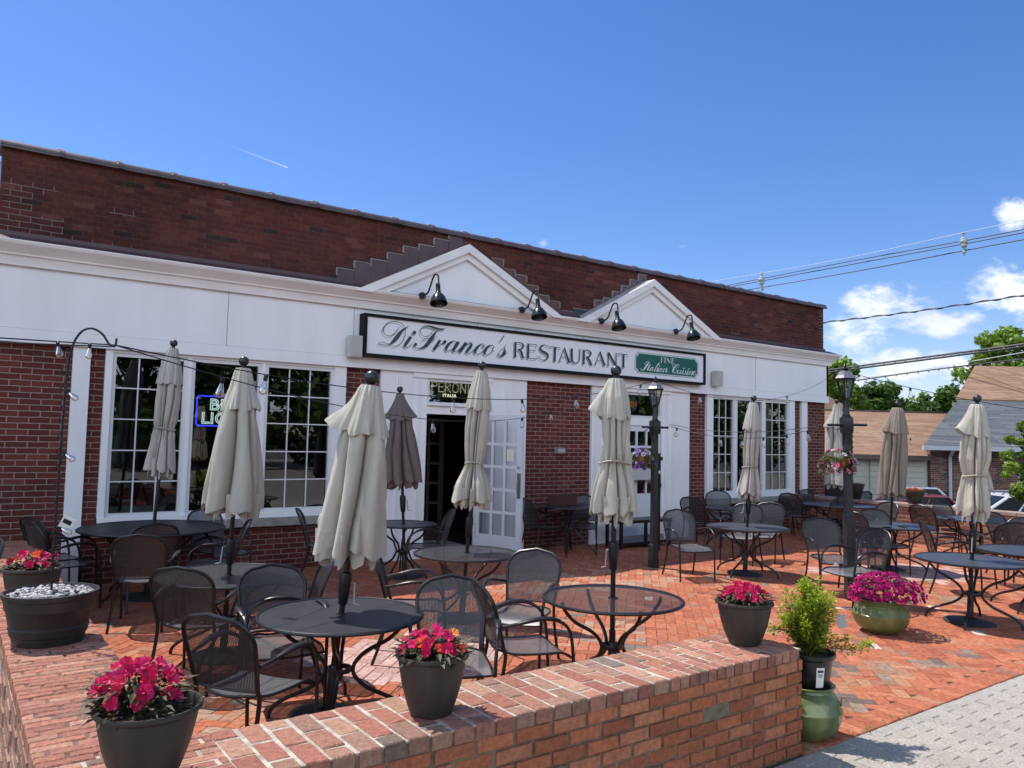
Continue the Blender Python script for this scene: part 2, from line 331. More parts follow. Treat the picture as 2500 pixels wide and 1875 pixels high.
# ================================================================ GROUND AND PATIO
def rowcol(pal):
    r = random.random(); a = 0
    for w, c in pal:
        a += w
        if r < a: break
    k = random.uniform(0.88, 1.12); return tuple(min(1, x*k) for x in c)
P_ORANGE = [(0.48, (0.391, 0.132, 0.073)), (0.24, (0.419, 0.153, 0.086)), (0.16, (0.344, 0.113, 0.067)), (0.06, (0.391, 0.186, 0.107)), (0.04, (0.260, 0.130, 0.093)), (0.02, (0.195, 0.158, 0.130))]
P_GREY = [(0.30, (0.16, 0.12, 0.095)), (0.3, (0.33, 0.17, 0.11)), (0.25, (0.38, 0.19, 0.11)), (0.15, (0.26, 0.19, 0.14))]
P_PINK = [(0.6, (0.50, 0.33, 0.29)), (0.4, (0.44, 0.27, 0.23))]
P_BUFF = [(0.5, (0.42, 0.22, 0.14)), (0.25, (0.36, 0.24, 0.17)), (0.25, (0.43, 0.17, 0.10))]
PATCH = [(5.9, 3.6, 0.75, 0.30, 'g'), (6.6, 3.35, 0.8, 0.22, 'g'), (5.2, 3.25, 0.35, 0.15, 'g'), (7.6, 3.4, 0.5, 0.15, 'g'), (6.9, 4.9, 0.5, 0.25, 'g'), (3.2, 5.85, 0.85, 0.65, 'p'), (3.9, 6.3, 0.45, 0.35, 'p'),
         (11.6, 5.9, 1.0, 0.75, 'p'), (10.6, 6.6, 0.4, 0.3, 'p'), (7.2, 7.7, 1.2, 0.75, 'b'), (6.1, 8.0, 0.9, 0.6, 'b'), (9.8, 4.7, 0.6, 0.3, 'g'), (1.3, 5.2, 0.5, 0.9, 'b'), (5.1, 5.6, 0.6, 0.4, 'b')]
def pavecol(x, y):
    for (cx, cy, a, b, k) in PATCH:
        d = ((x-cx)/a)**2+((y-cy)/b)**2+random.uniform(-0.25, 0.25)
        if d < 1: return rowcol({'g': P_GREY, 'p': P_PINK, 'b': P_BUFF}[k] if random.random() < (0.6 if k != 'p' else 0.96) else P_ORANGE)
    if random.random() < 0.0022: return (0.52, 0.44, 0.38)
    return rowcol(P_ORANGE)
M_pave = mat('clay_paver', (0.4, 0.15, 0.08), 0.9, var=0.30, scale=26, bump=0.5, bscale=130, attr=True, detail=6, spec=0.1)
M_sand = mat('joint_sand', (0.075, 0.045, 0.033), 0.95, var=0.5, scale=8)
X0, X1, Y0, Y1 = 0.78, 14.95, 3.03, 10.30
m = MB(); s2 = sqrt(0.5); w = 0.101
jn = int(26/w)
for i in range(-jn, jn):
    for j in range(-jn, jn):
        k = (i-j) % 4
        if k == 0: cx, cy, r = i+1.0, j+0.5, 0.0
        elif k == 2: cx, cy, r = i+0.5, j, pi/2
        else: continue
        if k == 2: cy = j+0.0
        x = 7.0+(cx*w*s2-cy*w*s2); y = 6.0+(cx*w*s2+cy*w*s2)
        if X0-0.05 < x < X1+0.05 and Y0-0.02 < y < Y1+0.1:
            m.brick((x, y, random.gauss(0, 0.0009)), 2*w-0.0045, w-0.0045, 0.02, r+pi/4, pavecol(x, y), ch=0.0032, j=0.0012)
x = 4.3
while x < 15.0:
    m.brick((x, 2.928, 0.003+random.gauss(0, 0.0007)), w-0.005, 0.196, 0.02, 0, rowcol(P_ORANGE) if random.random() > 0.25 or x > 6.3 else rowcol(P_BUFF), j=0.0015); x += w
tag(m.build('brick_patio', M_pave, smooth=False), kind='structure')
m = MB(); m.box(0.3, 15.3, 2.835, 10.6, -0.3, -0.007); tag(m.build('patio_bed', M_sand, smooth=False), kind='structure')
# grey paver walk in front
M_gpave = mat('grey_concrete_paver', (0.36, 0.33, 0.29), 0.85, var=0.30, scale=85, bump=0.9, bscale=110, attr=True, detail=8)
m = MB(); x = 2.6; r = 0
while x < 9.5:
    y = 2.828-0.103-(0.104 if r % 2 else 0)
    if r % 2: m.brick((x, 2.828-0.050, -0.004), 0.1, 0.097, 0.02, 0, (0.36, 0.335, 0.295), ch=0.005)
    while y > 0.2:
        g = random.uniform(0.93, 1.07); m.brick((x, y, random.gauss(-0.004, 0.0010)), 0.1015, 0.2035, 0.02, random.gauss(0, 0.006), (0.365*g, 0.33*g, 0.28*g), ch=0.004, j=0.0016); y -= 0.2085
    x += 0.1045; r += 1
tag(m.build('paver_walk', M_gpave, smooth=False), kind='structure')
m = MB(); m.box(-0.4, 40, -30, 2.832, -0.3, -0.012); tag(m.build('pavement', mat('pavement_concrete', (0.29, 0.265, 0.23), 0.9, var=0.2, scale=5, bump=0.5), smooth=False), kind='structure')
m = MB(); m.box(-40, 0.295, 1.0, 9.9, -0.3, -0.03); tag(m.build('soil_bed', mat('garden_soil', (0.14, 0.10, 0.075), 0.95, var=0.5, scale=20, bump=1, bscale=40, detail=8), smooth=False), kind='structure')
m = MB(); m.quad((-900, -900, -1.2), (900, -900, -1.2), (900, 900, -1.2), (-900, 900, -1.2)); tag(m.build('ground', mat('parking_lot_asphalt', (0.10, 0.10, 0.10), 0.9, var=0.25, scale=3, bump=0.4), smooth=False), kind='structure')

# ================================================================ LOW WALLS, brick by brick
P_WFACE = [(0.50, (0.42, 0.150, 0.080)), (0.25, (0.36, 0.125, 0.070)), (0.22, (0.45, 0.185, 0.105)), (0.03, (0.25, 0.13, 0.09))]
P_CAP = [(0.30, (0.376, 0.184, 0.128)), (0.22, (0.336, 0.144, 0.104)), (0.24, (0.320, 0.185, 0.135)), (0.05, (0.20, 0.150, 0.118)), (0.19, (0.400, 0.232, 0.160))]
P_CAPL = [(0.4, (0.39, 0.175, 0.12)), (0.3, (0.33, 0.15, 0.11)), (0.25, (0.42, 0.22, 0.155)), (0.05, (0.25, 0.15, 0.115))]
M_wbrick = mat('weathered_brick', (0.4, 0.15, 0.08), 0.85, var=0.22, scale=40, bump=1.0, bscale=120, attr=True, detail=8, spec=0.08)
M_wmortar = mat('pale_mortar', (0.46, 0.42, 0.34), 0.95, var=0.35, scale=22, bump=1.0, bscale=110, detail=8)
M_fmortar = mat('mossy_mortar', (0.20, 0.165, 0.115), 0.95, var=0.45, scale=14, bump=1.0, bscale=100, detail=8)
WT = 0.62                                       # top of the wall
def facebrick(m, cx, z, ln, h, Yp, dep, pal, axis='x', pos=1):
    """one brick in a vertical face; axis x: face looks to -Y at Yp; axis y: face looks to -X at x=Yp"""
    j = random.gauss(0, 0.003); a, b = cx-ln/2, cx+ln/2; c = rowcol(pal); ch = 0.004; i = len(m.v)
    def P(u, d, zz): return (u, Yp+d, zz) if axis == 'x' else (Yp+d, u, zz)
    for (u, d, zz) in ((a, dep, z), (b, dep, z), (b, dep, z+h), (a, dep, z+h), (a, j+ch, z), (b, j+ch, z), (b, j+ch, z+h), (a, j+ch, z+h), (a+ch, j, z+ch), (b-ch, j, z+ch), (b-ch, j, z+h-ch), (a+ch, j, z+h-ch)): m.v.append(P(u, d, zz))
    fl = axis == 'y'
    def F(*q): m.face([i+k for k in (q[::-1] if fl else q)], c)
    F(8, 9, 10, 11)
    for k in range(4):
        q = (k+1) % 4; F(k, q, 4+q, 4+k); F(4+k, 4+q, 8+q, 8+k)
low = thing('low_brick_wall', 'low brick wall with a wide sunlit brick cap running along the front of the patio', 'wall', (0, 0, 0))
m = MB(); zc = 0.0
NC = 8; CH = (WT-0.062)/NC
for r in range(NC):
    x = 0.34-(0.1 if r % 2 else 0.0)
    while x < 4.23:
        ln = 0.2
        a = max(x, 0.335); b = min(x+ln, 4.243)
        if b-a > 0.04 and not (r == 5 and 3.45 < (a+b)/2 < 3.66): facebrick(m, (a+b)/2, r*CH+0.005, b-a-0.011, CH-0.011, 2.84, 0.06, P_WFACE)
        x += 0.2085
# right end, looking to +X
for r in range(NC):
    y = 2.845-(0.1 if r % 2 else 0.0)
    while y < 3.33:
        a = max(y, 2.845); b = min(y+0.2, 3.335)
        if b-a > 0.04: i = len(m.v); facebrick(m, (a+b)/2, r*CH+0.005, b-a-0.011, CH-0.011, 0, 0.05, P_WFACE, 'y'); m.v[i:] = [(4.25-vx, vy, vz) for vx, vy, vz in m.v[i:]]
        y += 0.2085
# inner face
for r in range(NC):
    x = 0.82
    while x < 4.23:
        b = min(x+0.2, 4.243); i = len(m.v)
        if b-x > 0.04: facebrick(m, (x+b)/2, r*CH+0.005, b-x-0.011, CH-0.011, 0, 0.05, P_WFACE); m.v[i:] = [(vx, 3.35-vy, vz) for vx, vy, vz in m.v[i:]]
        x += 0.2085
m.build('wall_bricks', M_wbrick, low, smooth=False)
m = MB(); m.box(0.35, 4.228, 2.851, 3.336, -0.05, WT-0.012); m.build('mortar_core', M_fmortar, low, smooth=False)
m = MB(); m.box(0.345, 4.237, 2.847, 3.341, WT-0.0119, WT-0.0045); m.build('cap_mortar', M_wmortar, low, smooth=False)
m = MB(); x = 0.98; k = 0
while x < 4.2:
    pit = 0.108 if x < 3.05 else 0.073; g = 0.015 if x < 3.05 else 0.011
    segs = ((0.1, 0.2, 0.2) if k % 2 else (0.2, 0.2, 0.1)); yy = 2.838
    sk = 0.05*(x-3.0) if x > 3.0 else 0
    for sl in segs:
        c = rowcol(P_CAP)
        if x > 3.05: c = rowcol(P_CAPL)
        m.brick((x+random.gauss(0, 0.0015), yy+sl/2, WT+random.gauss(0, 0.001)), pit-g, sl-0.010, 0.066, random.gauss(0, 0.007), c, ch=0.005, j=0.003); yy += sl+0.0035
    x += pit; k += 1
for yy in (2.94, 3.04, 3.14, 3.245): m.brick((4.215, yy, WT), 0.058, 0.096, 0.066, 0, rowcol(P_WFACE), ch=0.005, j=0.003)
m.build('cap_bricks', M_wbrick, low, smooth=False)
side = thing('low_brick_wall', 'low brick wall capped with bricks on edge, running from the near corner back to the building', 'wall', (0, 0, 0))
m = MB()
for r in range(NC):
    y = 2.845-(0.1 if r % 2 else 0.0)
    while y < 9.8:
        a = max(y, 2.845); b = min(y+0.2, 9.8)
        if b-a > 0.04: facebrick(m, (a+b)/2, r*CH+0.005, b-a-0.011, CH-0.011, 0.325, 0.05, [(0.6, (0.38, 0.23, 0.17)), (0.4, (0.34, 0.19, 0.14))], 'y')
        y += 0.2085
for r in range(NC):
    y = 3.36
    while y < 9.8:
        b = min(y+0.2, 9.8); i = len(m.v)
        if b-y > 0.04: facebrick(m, (y+b)/2, r*CH+0.005, b-y-0.011, CH-0.011, 0, 0.05, P_WFACE, 'y'); m.v[i:] = [(0.82-vx, vy, vz) for vx, vy, vz in m.v[i:]]
        y += 0.2085
m.build('wall_bricks', M_wbrick, side, smooth=False)
m = MB(); m.box(0.331, 0.812, 3.345, 9.8, -0.05, WT-0.012); m.box(0.331, 0.3445, 2.85, 3.345, -0.05, WT-0.012); m.build('mortar_core', mat('sandy_mortar', (0.36, 0.31, 0.25), 0.95, var=0.35, scale=18, bump=1, bscale=100), side, smooth=False)
m = MB(); m.box(0.332, 0.811, 3.346, 9.8, WT-0.0119, WT-0.006); m.build('cap_mortar', mat('grey_mortar', (0.19, 0.12, 0.092), 0.95, var=0.4, scale=20, bump=1, bscale=100), side, smooth=False)
m = MB(); y = 2.872; k = 0
while y < 9.8:
    xs = [0.326] ; o = (0.0, 0.09, 0.15, 0.05)[k % 4]; x = 0.326-o
    lim = 0.93 if y < 3.35 else 0.818
    while x < lim-0.02:
        a = max(x, 0.324); b = min(x+0.198, lim)
        if b-a > 0.03: m.brick(((a+b)/2, y, WT+random.gauss(0, 0.0012)), b-a-0.005, 0.0535, 0.066, random.gauss(0, 0.005), rowcol(P_CAPL), ch=0.005, j=0.0025)
        x += 0.206
    y += 0.0585; k += 1
m.build('cap_bricks', M_wbrick, side, smooth=False)

# right-hand boundary wall, running away from the street
M_bwall = brickmat('boundary_brick', (1, 2), 0.21, 0.072, 0.012, [(0, (0.27, 0.10, 0.065)), (0.35, (0.34, 0.135, 0.09)), (0.6, (0.22, 0.085, 0.06)), (0.85, (0.38, 0.18, 0.13))], (0.36, 0.30, 0.25))
bw = thing('boundary_wall', 'sunlit brick boundary wall behind the right-hand tables, a brown bowl planter on top', 'wall')
m = MB(); m.box(14.98, 15.30, 2.2, 12.2, -1.2, 0.68); m.build('wall_body', M_bwall, bw, smooth=False)
m = MB(); y = 2.2
while y < 12.2: m.box(14.95, 15.33, y+0.004, y+0.30, 0.68, 0.735); y += 0.305
m.build('cap_stones', mat('cap_stone', (0.33, 0.24, 0.19), 0.85, var=0.3, scale=9), bw, smooth=False)

# ================================================================ RESTAURANT BUILDING
Yb, Yt, Yfa = 10.36, 10.30, 10.27               # brick plane, trim plane, fascia plane
B = thing('restaurant_building', 'long single-storey brick restaurant with white fascia, two white gables and a dark brick parapet', 'building')
M_brick = brickmat('facade_brick', (0, 2), 0.2125, 0.0693, 0.011, [(0, (0.105, 0.030, 0.026)), (0.4, (0.130, 0.038, 0.031)), (0.7, (0.09, 0.030, 0.028)), (0.9, (0.15, 0.05, 0.04))], (0.26, 0.195, 0.17))
M_par = brickmat('parapet_brick', (0, 2), 0.2125, 0.0693, 0.006, [(0, (0.088, 0.030, 0.026)), (0.35, (0.104, 0.036, 0.029)), (0.62, (0.078, 0.028, 0.026)), (0.90, (0.045, 0.027, 0.028)), (0.95, (0.13, 0.05, 0.04))], (0.115, 0.07, 0.06), mvar=0.45,
                 patch=[(0.65, 4.16, 0.32, 0.10), (0.95, 4.02, 0.75, 0.05), (0.50, 4.33, 0.14, 0.25), (0.62, 4.57, 0.26, 0.06), (1.58, 4.45, 0.14, 0.045), (3.95, 3.99, 0.14, 0.04), (16.28, 4.4, 0.12, 0.6), (15.85, 4.44, 0.12, 0.04), (13.15, 4.10, 0.14, 0.04), (14.75, 4.02, 0.14, 0.04), (15.3, 4.02, 0.12, 0.04), (15.75, 4.02, 0.12, 0.04)])
M_side = brickmat('side_brick', (1, 2), 0.2125, 0.0693, 0.011, [(0, (0.22, 0.07, 0.055)), (0.5, (0.27, 0.10, 0.075)), (0.8, (0.17, 0.06, 0.05))], (0.36, 0.30, 0.27))
m = MB()
for (a, b) in ((-2.6, 1.14), (1.32, 1.48), (4.53, 5.10), (7.72, 9.20), (11.70, 12.24), (15.13, 15.39), (15.60, 16.36)): MB().box(a, b, Yb, Yb+0.3, -0.02, 2.78).build('brick_wall', M_brick, B, smooth=False)
for a, b in ((1.48, 4.53), (12.24, 15.13)): MB().box(a, b, Yb, Yb+0.3, -0.02, 0.60).build('brick_wall', M_brick, B, smooth=False)
m = MB(); m.box(16.355, 16.36, Yb+0.3, 24, -0.02, 4.98); m.box(0.33, 0.335, Yb+0.6, 24, 3.7, 4.98); m.build('side_wall', M_side, B, smooth=False)
m = MB(); m.box(0.33, 16.35, Yb+0.02, Yb+0.32, 3.86, 4.985); m.build('parapet', M_par, B, smooth=False)
m = MB(); m.box(0.34, 16.35, Yb+0.34, 24, 4.3, 4.4); m.build('roof', mat('flat_roof', (0.12, 0.12, 0.12), 0.9), B, smooth=False)
# coping tiles: half-round caps with raised collars
m = MB()
def cop(x0, x1, r, zc):
    n = 10; i = len(m.v)
    for x in (x0, x1):
        m.v += [(x, Yb+0.17-(r+0.05), zc-0.03)]+[(x, Yb+0.17-(r+0.03)*cos(pi*k/n), zc+r*0.55*sin(pi*k/n)) for k in range(n+1)]+[(x, Yb+0.17+(r+0.05), zc-0.03)]
    q = n+3
    for k in range(q): m.face((i+k, i+(k+1) % q, i+q+(k+1) % q, i+q+k))
    m.face([i+k for k in range(q)][::-1]); m.face([i+q+k for k in range(q)])
x = 0.30
while x < 16.3:
    x2 = min(x+0.625, 16.40); cop(x, x2-0.055, 0.17, 5.0); cop(x2-0.055, x2, 0.186, 5.004); x = x2
m.build('coping', M_coping, B)
m = MB(); i = 0; x = 0.9
while x < 16.3: m.lathe([(0.001, 5.115), (0.035, 5.112), (0.05, 5.10), (0.052, 5.09)], 8, (x, Yb+0.13)); x += 0.625
m.build('coping_mortar_dabs', mat('mortar_dab', (0.30, 0.26, 0.22), 0.9), B)
# fascia, its lower band and seams
m = MB(); m.box(-2.6, 16.37, Yfa, Yb+0.1, 2.93, 3.70); m.build('fascia', M_white, B, smooth=False)
m = MB()
m.box(-2.6, 16.372, Yfa-0.012, Yfa+0.05, 2.775, 2.928)
for a, b in ((4.55, 4.59), (5.36, 5.365), (9.9, 9.905), (7.55, 7.555), (12.05, 12.055)): pass
m.build('fascia_band', M_white, B, smooth=False)
m = MB()
for x in (2.85, 4.6, 6.7, 8.9, 13.7): m.box(x, x+0.007, Yfa-0.003, Yfa+0.01, 2.93, 3.69)
m.box(-2.6, 16.37, Yfa-0.004, Yfa+0.01, 2.927, 2.9315)
m.build('fascia_joints', mat('joint_shadow_gap', (0.25, 0.25, 0.26), 0.8), B, smooth=False)
# cornice: stepped moulding
Yc = 10.06
cz = lambda z: fZ(z, Yc)
m = MB()
prof = [(Yfa+0.03, cz(3.69)-0.02), (Yfa-0.05, cz(3.69)-0.02), (Yfa-0.055, cz(3.72)), (Yfa-0.08, cz(3.78)), (Yfa-0.10, cz(3.78)), (Yfa-0.105, cz(3.80)), (Yfa-0.15, cz(3.85)), (Yfa-0.195, cz(3.89)), (Yfa-0.21, cz(3.92)), (Yfa-0.21, cz(3.935)), (Yb+0.02, cz(3.96)+0.03)]
xe0, xe1 = -2.6, 16.62; i = len(m.v); q = len(prof)
for e, x in ((-1, xe0), (1, 16.37)): m.v += [(x+(max(0, Yfa-yy)*1.15 if e > 0 else 0), yy, zz) for yy, zz in prof]
for k in range(q-1): m.face((i+k, i+q+k, i+q+k+1, i+k+1))
# return along the right side
for k, (yy, zz) in enumerate(prof): m.v.append((16.37+max(0, Yfa-yy)*1.15, 13.0, zz))
for k in range(q-1): m.face((i+q+k, i+2*q+k, i+2*q+k+1, i+q+k+1))
m.box(16.3, 16.37, Yfa, 13.0, 2.78, 3.70)
m.build('cornice', M_corn, B, ang=0.35)
m = MB(); m.quad((-2.6, Yfa-0.195, cz(3.935)-0.002), (16.60, Yfa-0.195, cz(3.935)-0.002), (16.60, Yb+0.015, cz(3.99)+0.05), (-2.6, Yb+0.015, cz(3.99)+0.05)); m.box(0.33, 16.38, Yb-0.012, Yb+0.019, 3.86, 4.03)
m.build('flashing', M_plum, B, smooth=False)
# gables
def gable(xl, xa, xr, za, zb, idx):
    Yg = 10.08
    xl, xa, xr = [fX(v, Yg) for v in (xl, xa, xr)]; za = fZ(za, Yg); zb = fZ(zb, Yg)-0.045
    m = MB(); t = 0.24*(za-zb)
    kl = (za-zb)/(xa-xl); kr = (za-zb)/(xr-xa)
    ins = 0.20; nl = ins/cos(math.atan(kl))*1.0; nr = ins/cos(math.atan(kr))
    # rake boards in two steps
    for (d, y0) in ((0.115, Yg-0.03), (0.205, Yg+0.02)):
        dl = d/cos(math.atan(kl)); dr = d/cos(math.atan(kr)); d2 = max(dl, dr)
        poly = [(xl, zb), (xa, za), (xr, zb), (xr-dr/kr, zb), (xa, za-d2), (xl+dl/kl, zb)]
        i = len(m.v); f = lambda a, b, dd: (a, dd, b)
        for D_ in (y0, Yb+0.02): m.v += [f(a, b, D_) for a, b in poly]
        for fc in ((0, 1, 4, 5), (1, 2, 3, 4)): m.face([i+k for k in fc]); m.face([i+6+k for k in fc][::-1])
        for a, b in ((0, 1), (1, 2), (2, 3), (3, 4), (4, 5), (5, 0)): m.face((i+b, i+a, i+6+a, i+6+b))
    g = m.build('gable_moulding', M_corn, B, smooth=False)
    m = MB(); m.prism([(xl+0.3, zb), (xa, za-0.16), (xr-0.3, zb)], lambda a, b, d: (a, d, b), Yg+0.075, Yb); m.build('gable_panel', M_white, B, smooth=False)
gable(4.61, 6.52, 8.50, 4.86, 3.93, 0); gable(8.80, 10.67, 12.66, 4.87, 3.93, 1)
# stepped flashing pieces beside the gables
def steps(x0, z0, x1, z1, n, mt, y=Yb+0.006, up=0.13):
    m = MB(); e = MB()
    for k in range(n):
        a = lerp(x0, x1, k/n); b = lerp(x0, x1, (k+1)/n); zt = lerp(z0, z1, (k+1)/n)+up*0.35
        zt = 3.9+round((zt-3.9)/0.0693)*0.0693
        i = len(m.v); m.box(a, b-0.004, y-0.004*(k % 2)-0.004, y+0.02, lerp(z0, z1, k/n)-0.35 if lerp(z0, z1, k/n)-0.35 > 3.86 else 3.86, zt)
        e.box(a-0.012, b, y-0.013, y+0.019, zt, zt+0.008+0.006*random.random()); e.box(a-0.012, a+0.002, y-0.013, y+0.019, zt-abs(z1-z0)/n*0.9, zt)
    m.build('stepped_flashing', mt, B, smooth=False); e.build('flashing_sealant', mat('sealant', (0.27, 0.25, 0.24), 0.8), B, smooth=False)
steps(4.36, 4.04, 6.45, 4.93, 8, M_plum)
M_smear = mat('smeared_flashing', (0.12, 0.085, 0.10), 0.8, var=0.9, scale=26, stretch=(1, 1, 3), detail=8)
steps(9.25, 4.12, 10.55, 4.86, 6, M_smear); steps(8.52, 4.0, 9.25, 4.05, 3, mat('dark_slate_flashing', (0.025, 0.035, 0.042), 0.5))
steps(8.45, 4.02, 7.0, 4.70, 6, mat('brown_flashing', (0.11, 0.06, 0.05), 0.7), up=0.06)
# white pilasters, casings, door surrounds
m = MB()
for (a, b, c, d) in ((1.14, 1.32, 0, 2.775), (15.39, 15.60, 0, 2.775), (1.48, 1.555, 0.71, 2.775), (4.36, 4.535, 0.0, 2.775), (12.22, 12.40, 0.71, 2.775), (14.94, 15.13, 0.71, 2.775)): MB().box(a, b, Yt, Yb+0.05, c, d).build('white_pilaster', M_white, B, smooth=False)
for (a, b) in ((5.08, 5.86), (6.80, 7.74), (9.18, 9.96), (10.95, 11.72)): MB().box(a, b, Yt+0.015, Yb+0.05, 0, 2.775).build('white_panel', M_white, B, smooth=False)
for q in ((5.86, 6.80, Yt+0.02, Yb+0.05, 2.70, 2.776), (9.96, 10.95, Yt+0.02, Yb+0.05, 2.71, 2.776), (5.86, 6.80, Yt+0.03, Yb+0.05, 2.16, 2.30), (9.96, 10.95, Yt+0.03, Yb+0.05, 2.10, 2.24)): MB().box(*q).build('door_head', M_white, B, smooth=False)
m = MB()
for (a, b) in ((5.36, 5.72), (6.90, 7.30), (9.22, 9.52), (11.02, 11.22)):
    MB().box(a, a+0.02, Yt-0.004, Yt+0.02, 0.05, 2.68).build('surround_moulding', M_white, B, smooth=False); MB().box(b-0.02, b, Yt-0.004, Yt+0.02, 0.05, 2.68).build('surround_moulding', M_white, B, smooth=False)
for q in ((5.60, 7.05, Yt-0.012, Yt+0.02, 2.70, 2.905), (9.75, 11.2, Yt-0.012, Yt+0.02, 2.71, 2.905), (5.865, 6.795, Yt-0.02, Yt+0.025, 2.29, 2.315)): MB().box(*q).build('surround_moulding', M_white, B, smooth=False)
M_sill = mat('sill_stone', (0.3, 0.29, 0.27), 0.8, var=0.2)
for a, b, c in ((5.84, 6.82, 1.0), (9.94, 10.97, 0.4)): MB().box(a, b, Yb-0.1, Yb+c, -0.01, 0.10).build('door_sill', M_sill, B, smooth=False)
M_lime = mat('limestone_sill', (0.24, 0.235, 0.215), 0.85, var=0.25, scale=10)
for a, b in ((1.50, 4.50), (12.30, 15.05)): MB().box(a, b, Yt-0.08, Yb+0.1, 0.60, 0.705).build('stone_sill', M_lime, B, smooth=False)
def pempty(name, parent, loc, rz, label):
    o = bpy.data.objects.new(name, None); COL.objects.link(o); o.parent = parent; o.location = loc; o.rotation_euler = (0, 0, rz); o['label'] = label; o.empty_display_size = 0.1; return o
# windows
def window(x0, x1, z0, z1, cols, rows, nm='window'):
    Yw = Yt+0.03
    m = MB(); t = 0.045
    m.box(x0, x0+t, Yw, Yw+0.06, z0, z1); m.box(x1-t, x1, Yw, Yw+0.06, z0, z1); m.box(x0+t, x1-t, Yw, Yw+0.06, z0, z0+t); m.box(x0+t, x1-t, Yw, Yw+0.06, z1-t, z1)
    fr = m.build('window', M_frame, B, smooth=False)
    if cols > 1 or rows > 1:
        m = MB()
        for k in range(1, cols): x = lerp(x0+t, x1-t, k/cols); m.box(x-0.0075, x+0.0075, Yw+0.020, Yw+0.036, z0+t, z1-t)
        for k in range(1, rows): z = lerp(z0+t, z1-t, k/rows); m.box(x0+t, x1-t, Yw+0.022, Yw+0.034, z-0.0075, z+0.0075)
        m.build('glazing_bars', M_frame, fr, smooth=False)
    m = MB(); m.quad((x0+t, Yw+0.04, z0+t), (x1-t, Yw+0.04, z0+t), (x1-t, Yw+0.04, z1-t), (x0+t, Yw+0.04, z1-t)); m.build('pane', M_glass, fr, smooth=False)
for a, b, c in ((1.555, 2.41, 3), (2.46, 3.345, 1), (3.395, 4.36, 3)): window(a, b, 0.78, 2.74, c, 5 if c > 1 else 1)
for a, b, c in ((12.40, 13.10, 3), (13.15, 14.04, 1), (14.09, 14.94, 3)): window(a, b, 0.80, 2.74, c, 5 if c > 1 else 1)
m = MB()
for q in ((2.41, 2.46, Yt+0.012, Yt+0.10, 0.78, 2.74), (3.345, 3.395, Yt+0.012, Yt+0.10, 0.78, 2.74), (13.10, 13.15, Yt+0.012, Yt+0.10, 0.80, 2.74), (14.04, 14.09, Yt+0.012, Yt+0.10, 0.80, 2.74), (1.48, 4.36, Yt-0.01, Yb+0.06, 0.706, 0.78), (12.40, 14.94, Yt-0.01, Yb+0.06, 0.706, 0.80), (1.555, 4.36, Yt+0.012, Yb+0.06, 2.74, 2.775), (12.40, 14.94, Yt+0.012, Yb+0.06, 2.74, 2.775)): MB().box(*q).build('window_casing', M_white, B, smooth=False)
window(5.86, 6.80, 2.30, 2.70, 1, 1); window(9.96, 10.95, 2.24, 2.71, 1, 1)
# open white door, hinged on the right of the opening
dr = pempty('door', B, (6.77, Yb-0.02, 0.11), rad(-69.5), 'open white glazed door swung out towards the patio')
def doorleaf(par, W_, H_, cols, rows, zb, fm, gm, pane_z=(0.12, 0.1)):
    m = MB(); st = 0.095; t = 0.045
    m.box(0, st, 0, t, 0, H_); m.box(W_-st, W_, 0, t, 0, H_); m.box(st, W_-st, 0, t, 0, zb); m.box(st, W_-st, 0, t, H_-st, H_)
    for k in range(1, cols): x = lerp(st, W_-st, k/cols); m.box(x-0.022, x+0.022, 0.004, t-0.004, zb, H_-st)
    for k in range(1, rows): z = lerp(zb, H_-st, k/rows); m.box(st, W_-st, 0.006, t-0.006, z-0.022, z+0.022)
    m.build('door_leaf', fm, par, smooth=False)
    m = MB(); m.quad((st, t/2, zb), (W_-st, t/2, zb), (W_-st, t/2, H_-st), (st, t/2, H_-st)); m.build('door_glass', gm, par, smooth=False)
M_doorw = mat('white_door_paint', (0.62, 0.66, 0.72), 0.4, var=0.03)
doorleaf(dr, 0.88, 2.06, 3, 5, 0.22, M_doorw, glassmat('door_glass_frosted', (0.85, 0.87, 0.9), refl=2.5))
m = MB(); m.box(0.80, 0.865, -0.006, 0, 0.80, 1.18); m.build('push_plate', mat('brushed_steel', (0.25, 0.24, 0.22), 0.35, 0.9), dr, smooth=False)
m = MB(); m.tube([(0.83, -0.004, 0.90), (0.83, -0.05, 0.92), (0.83, -0.05, 1.06), (0.83, -0.004, 1.08)], 0.009); m.sphere((0.83, -0.01, 1.27), 0.022); m.build('pull_handle', mat('steel', (0.5, 0.5, 0.48), 0.25, 1), dr)
m = MB(); m.box(0.60, 0.73, -0.004, 0, 1.36, 1.54); m.build('notice', mat('paper', (0.7, 0.68, 0.55), 0.8), dr, smooth=False)
# closed second door
d2 = pempty('door', B, (9.98, Yb-0.015, 0.10), 0, 'closed white door with dark glazed upper half')
doorleaf(d2, 0.95, 1.99, 3, 4, 0.75, M_doorw, M_glass)
m = MB(); m.tube([(0.90, -0.005, 0.82), (0.90, -0.06, 0.84), (0.90, -0.06, 1.02), (0.90, -0.005, 1.04)], 0.009); m.build('pull_handle', mat('steel2', (0.5, 0.5, 0.5), 0.25, 1), d2)
# vestibule door seen through the open doorway
d3 = pempty('door', B, (5.90, Yb+1.15, 0.02), 0, 'dark inner vestibule door with glazing bars')
doorleaf(d3, 1.0, 2.1, 4, 5, 0.35, mat('dark_wood', (0.05, 0.035, 0.03), 0.5), glassmat('inner_glass', (0.5, 0.55, 0.5), refl=1.2))
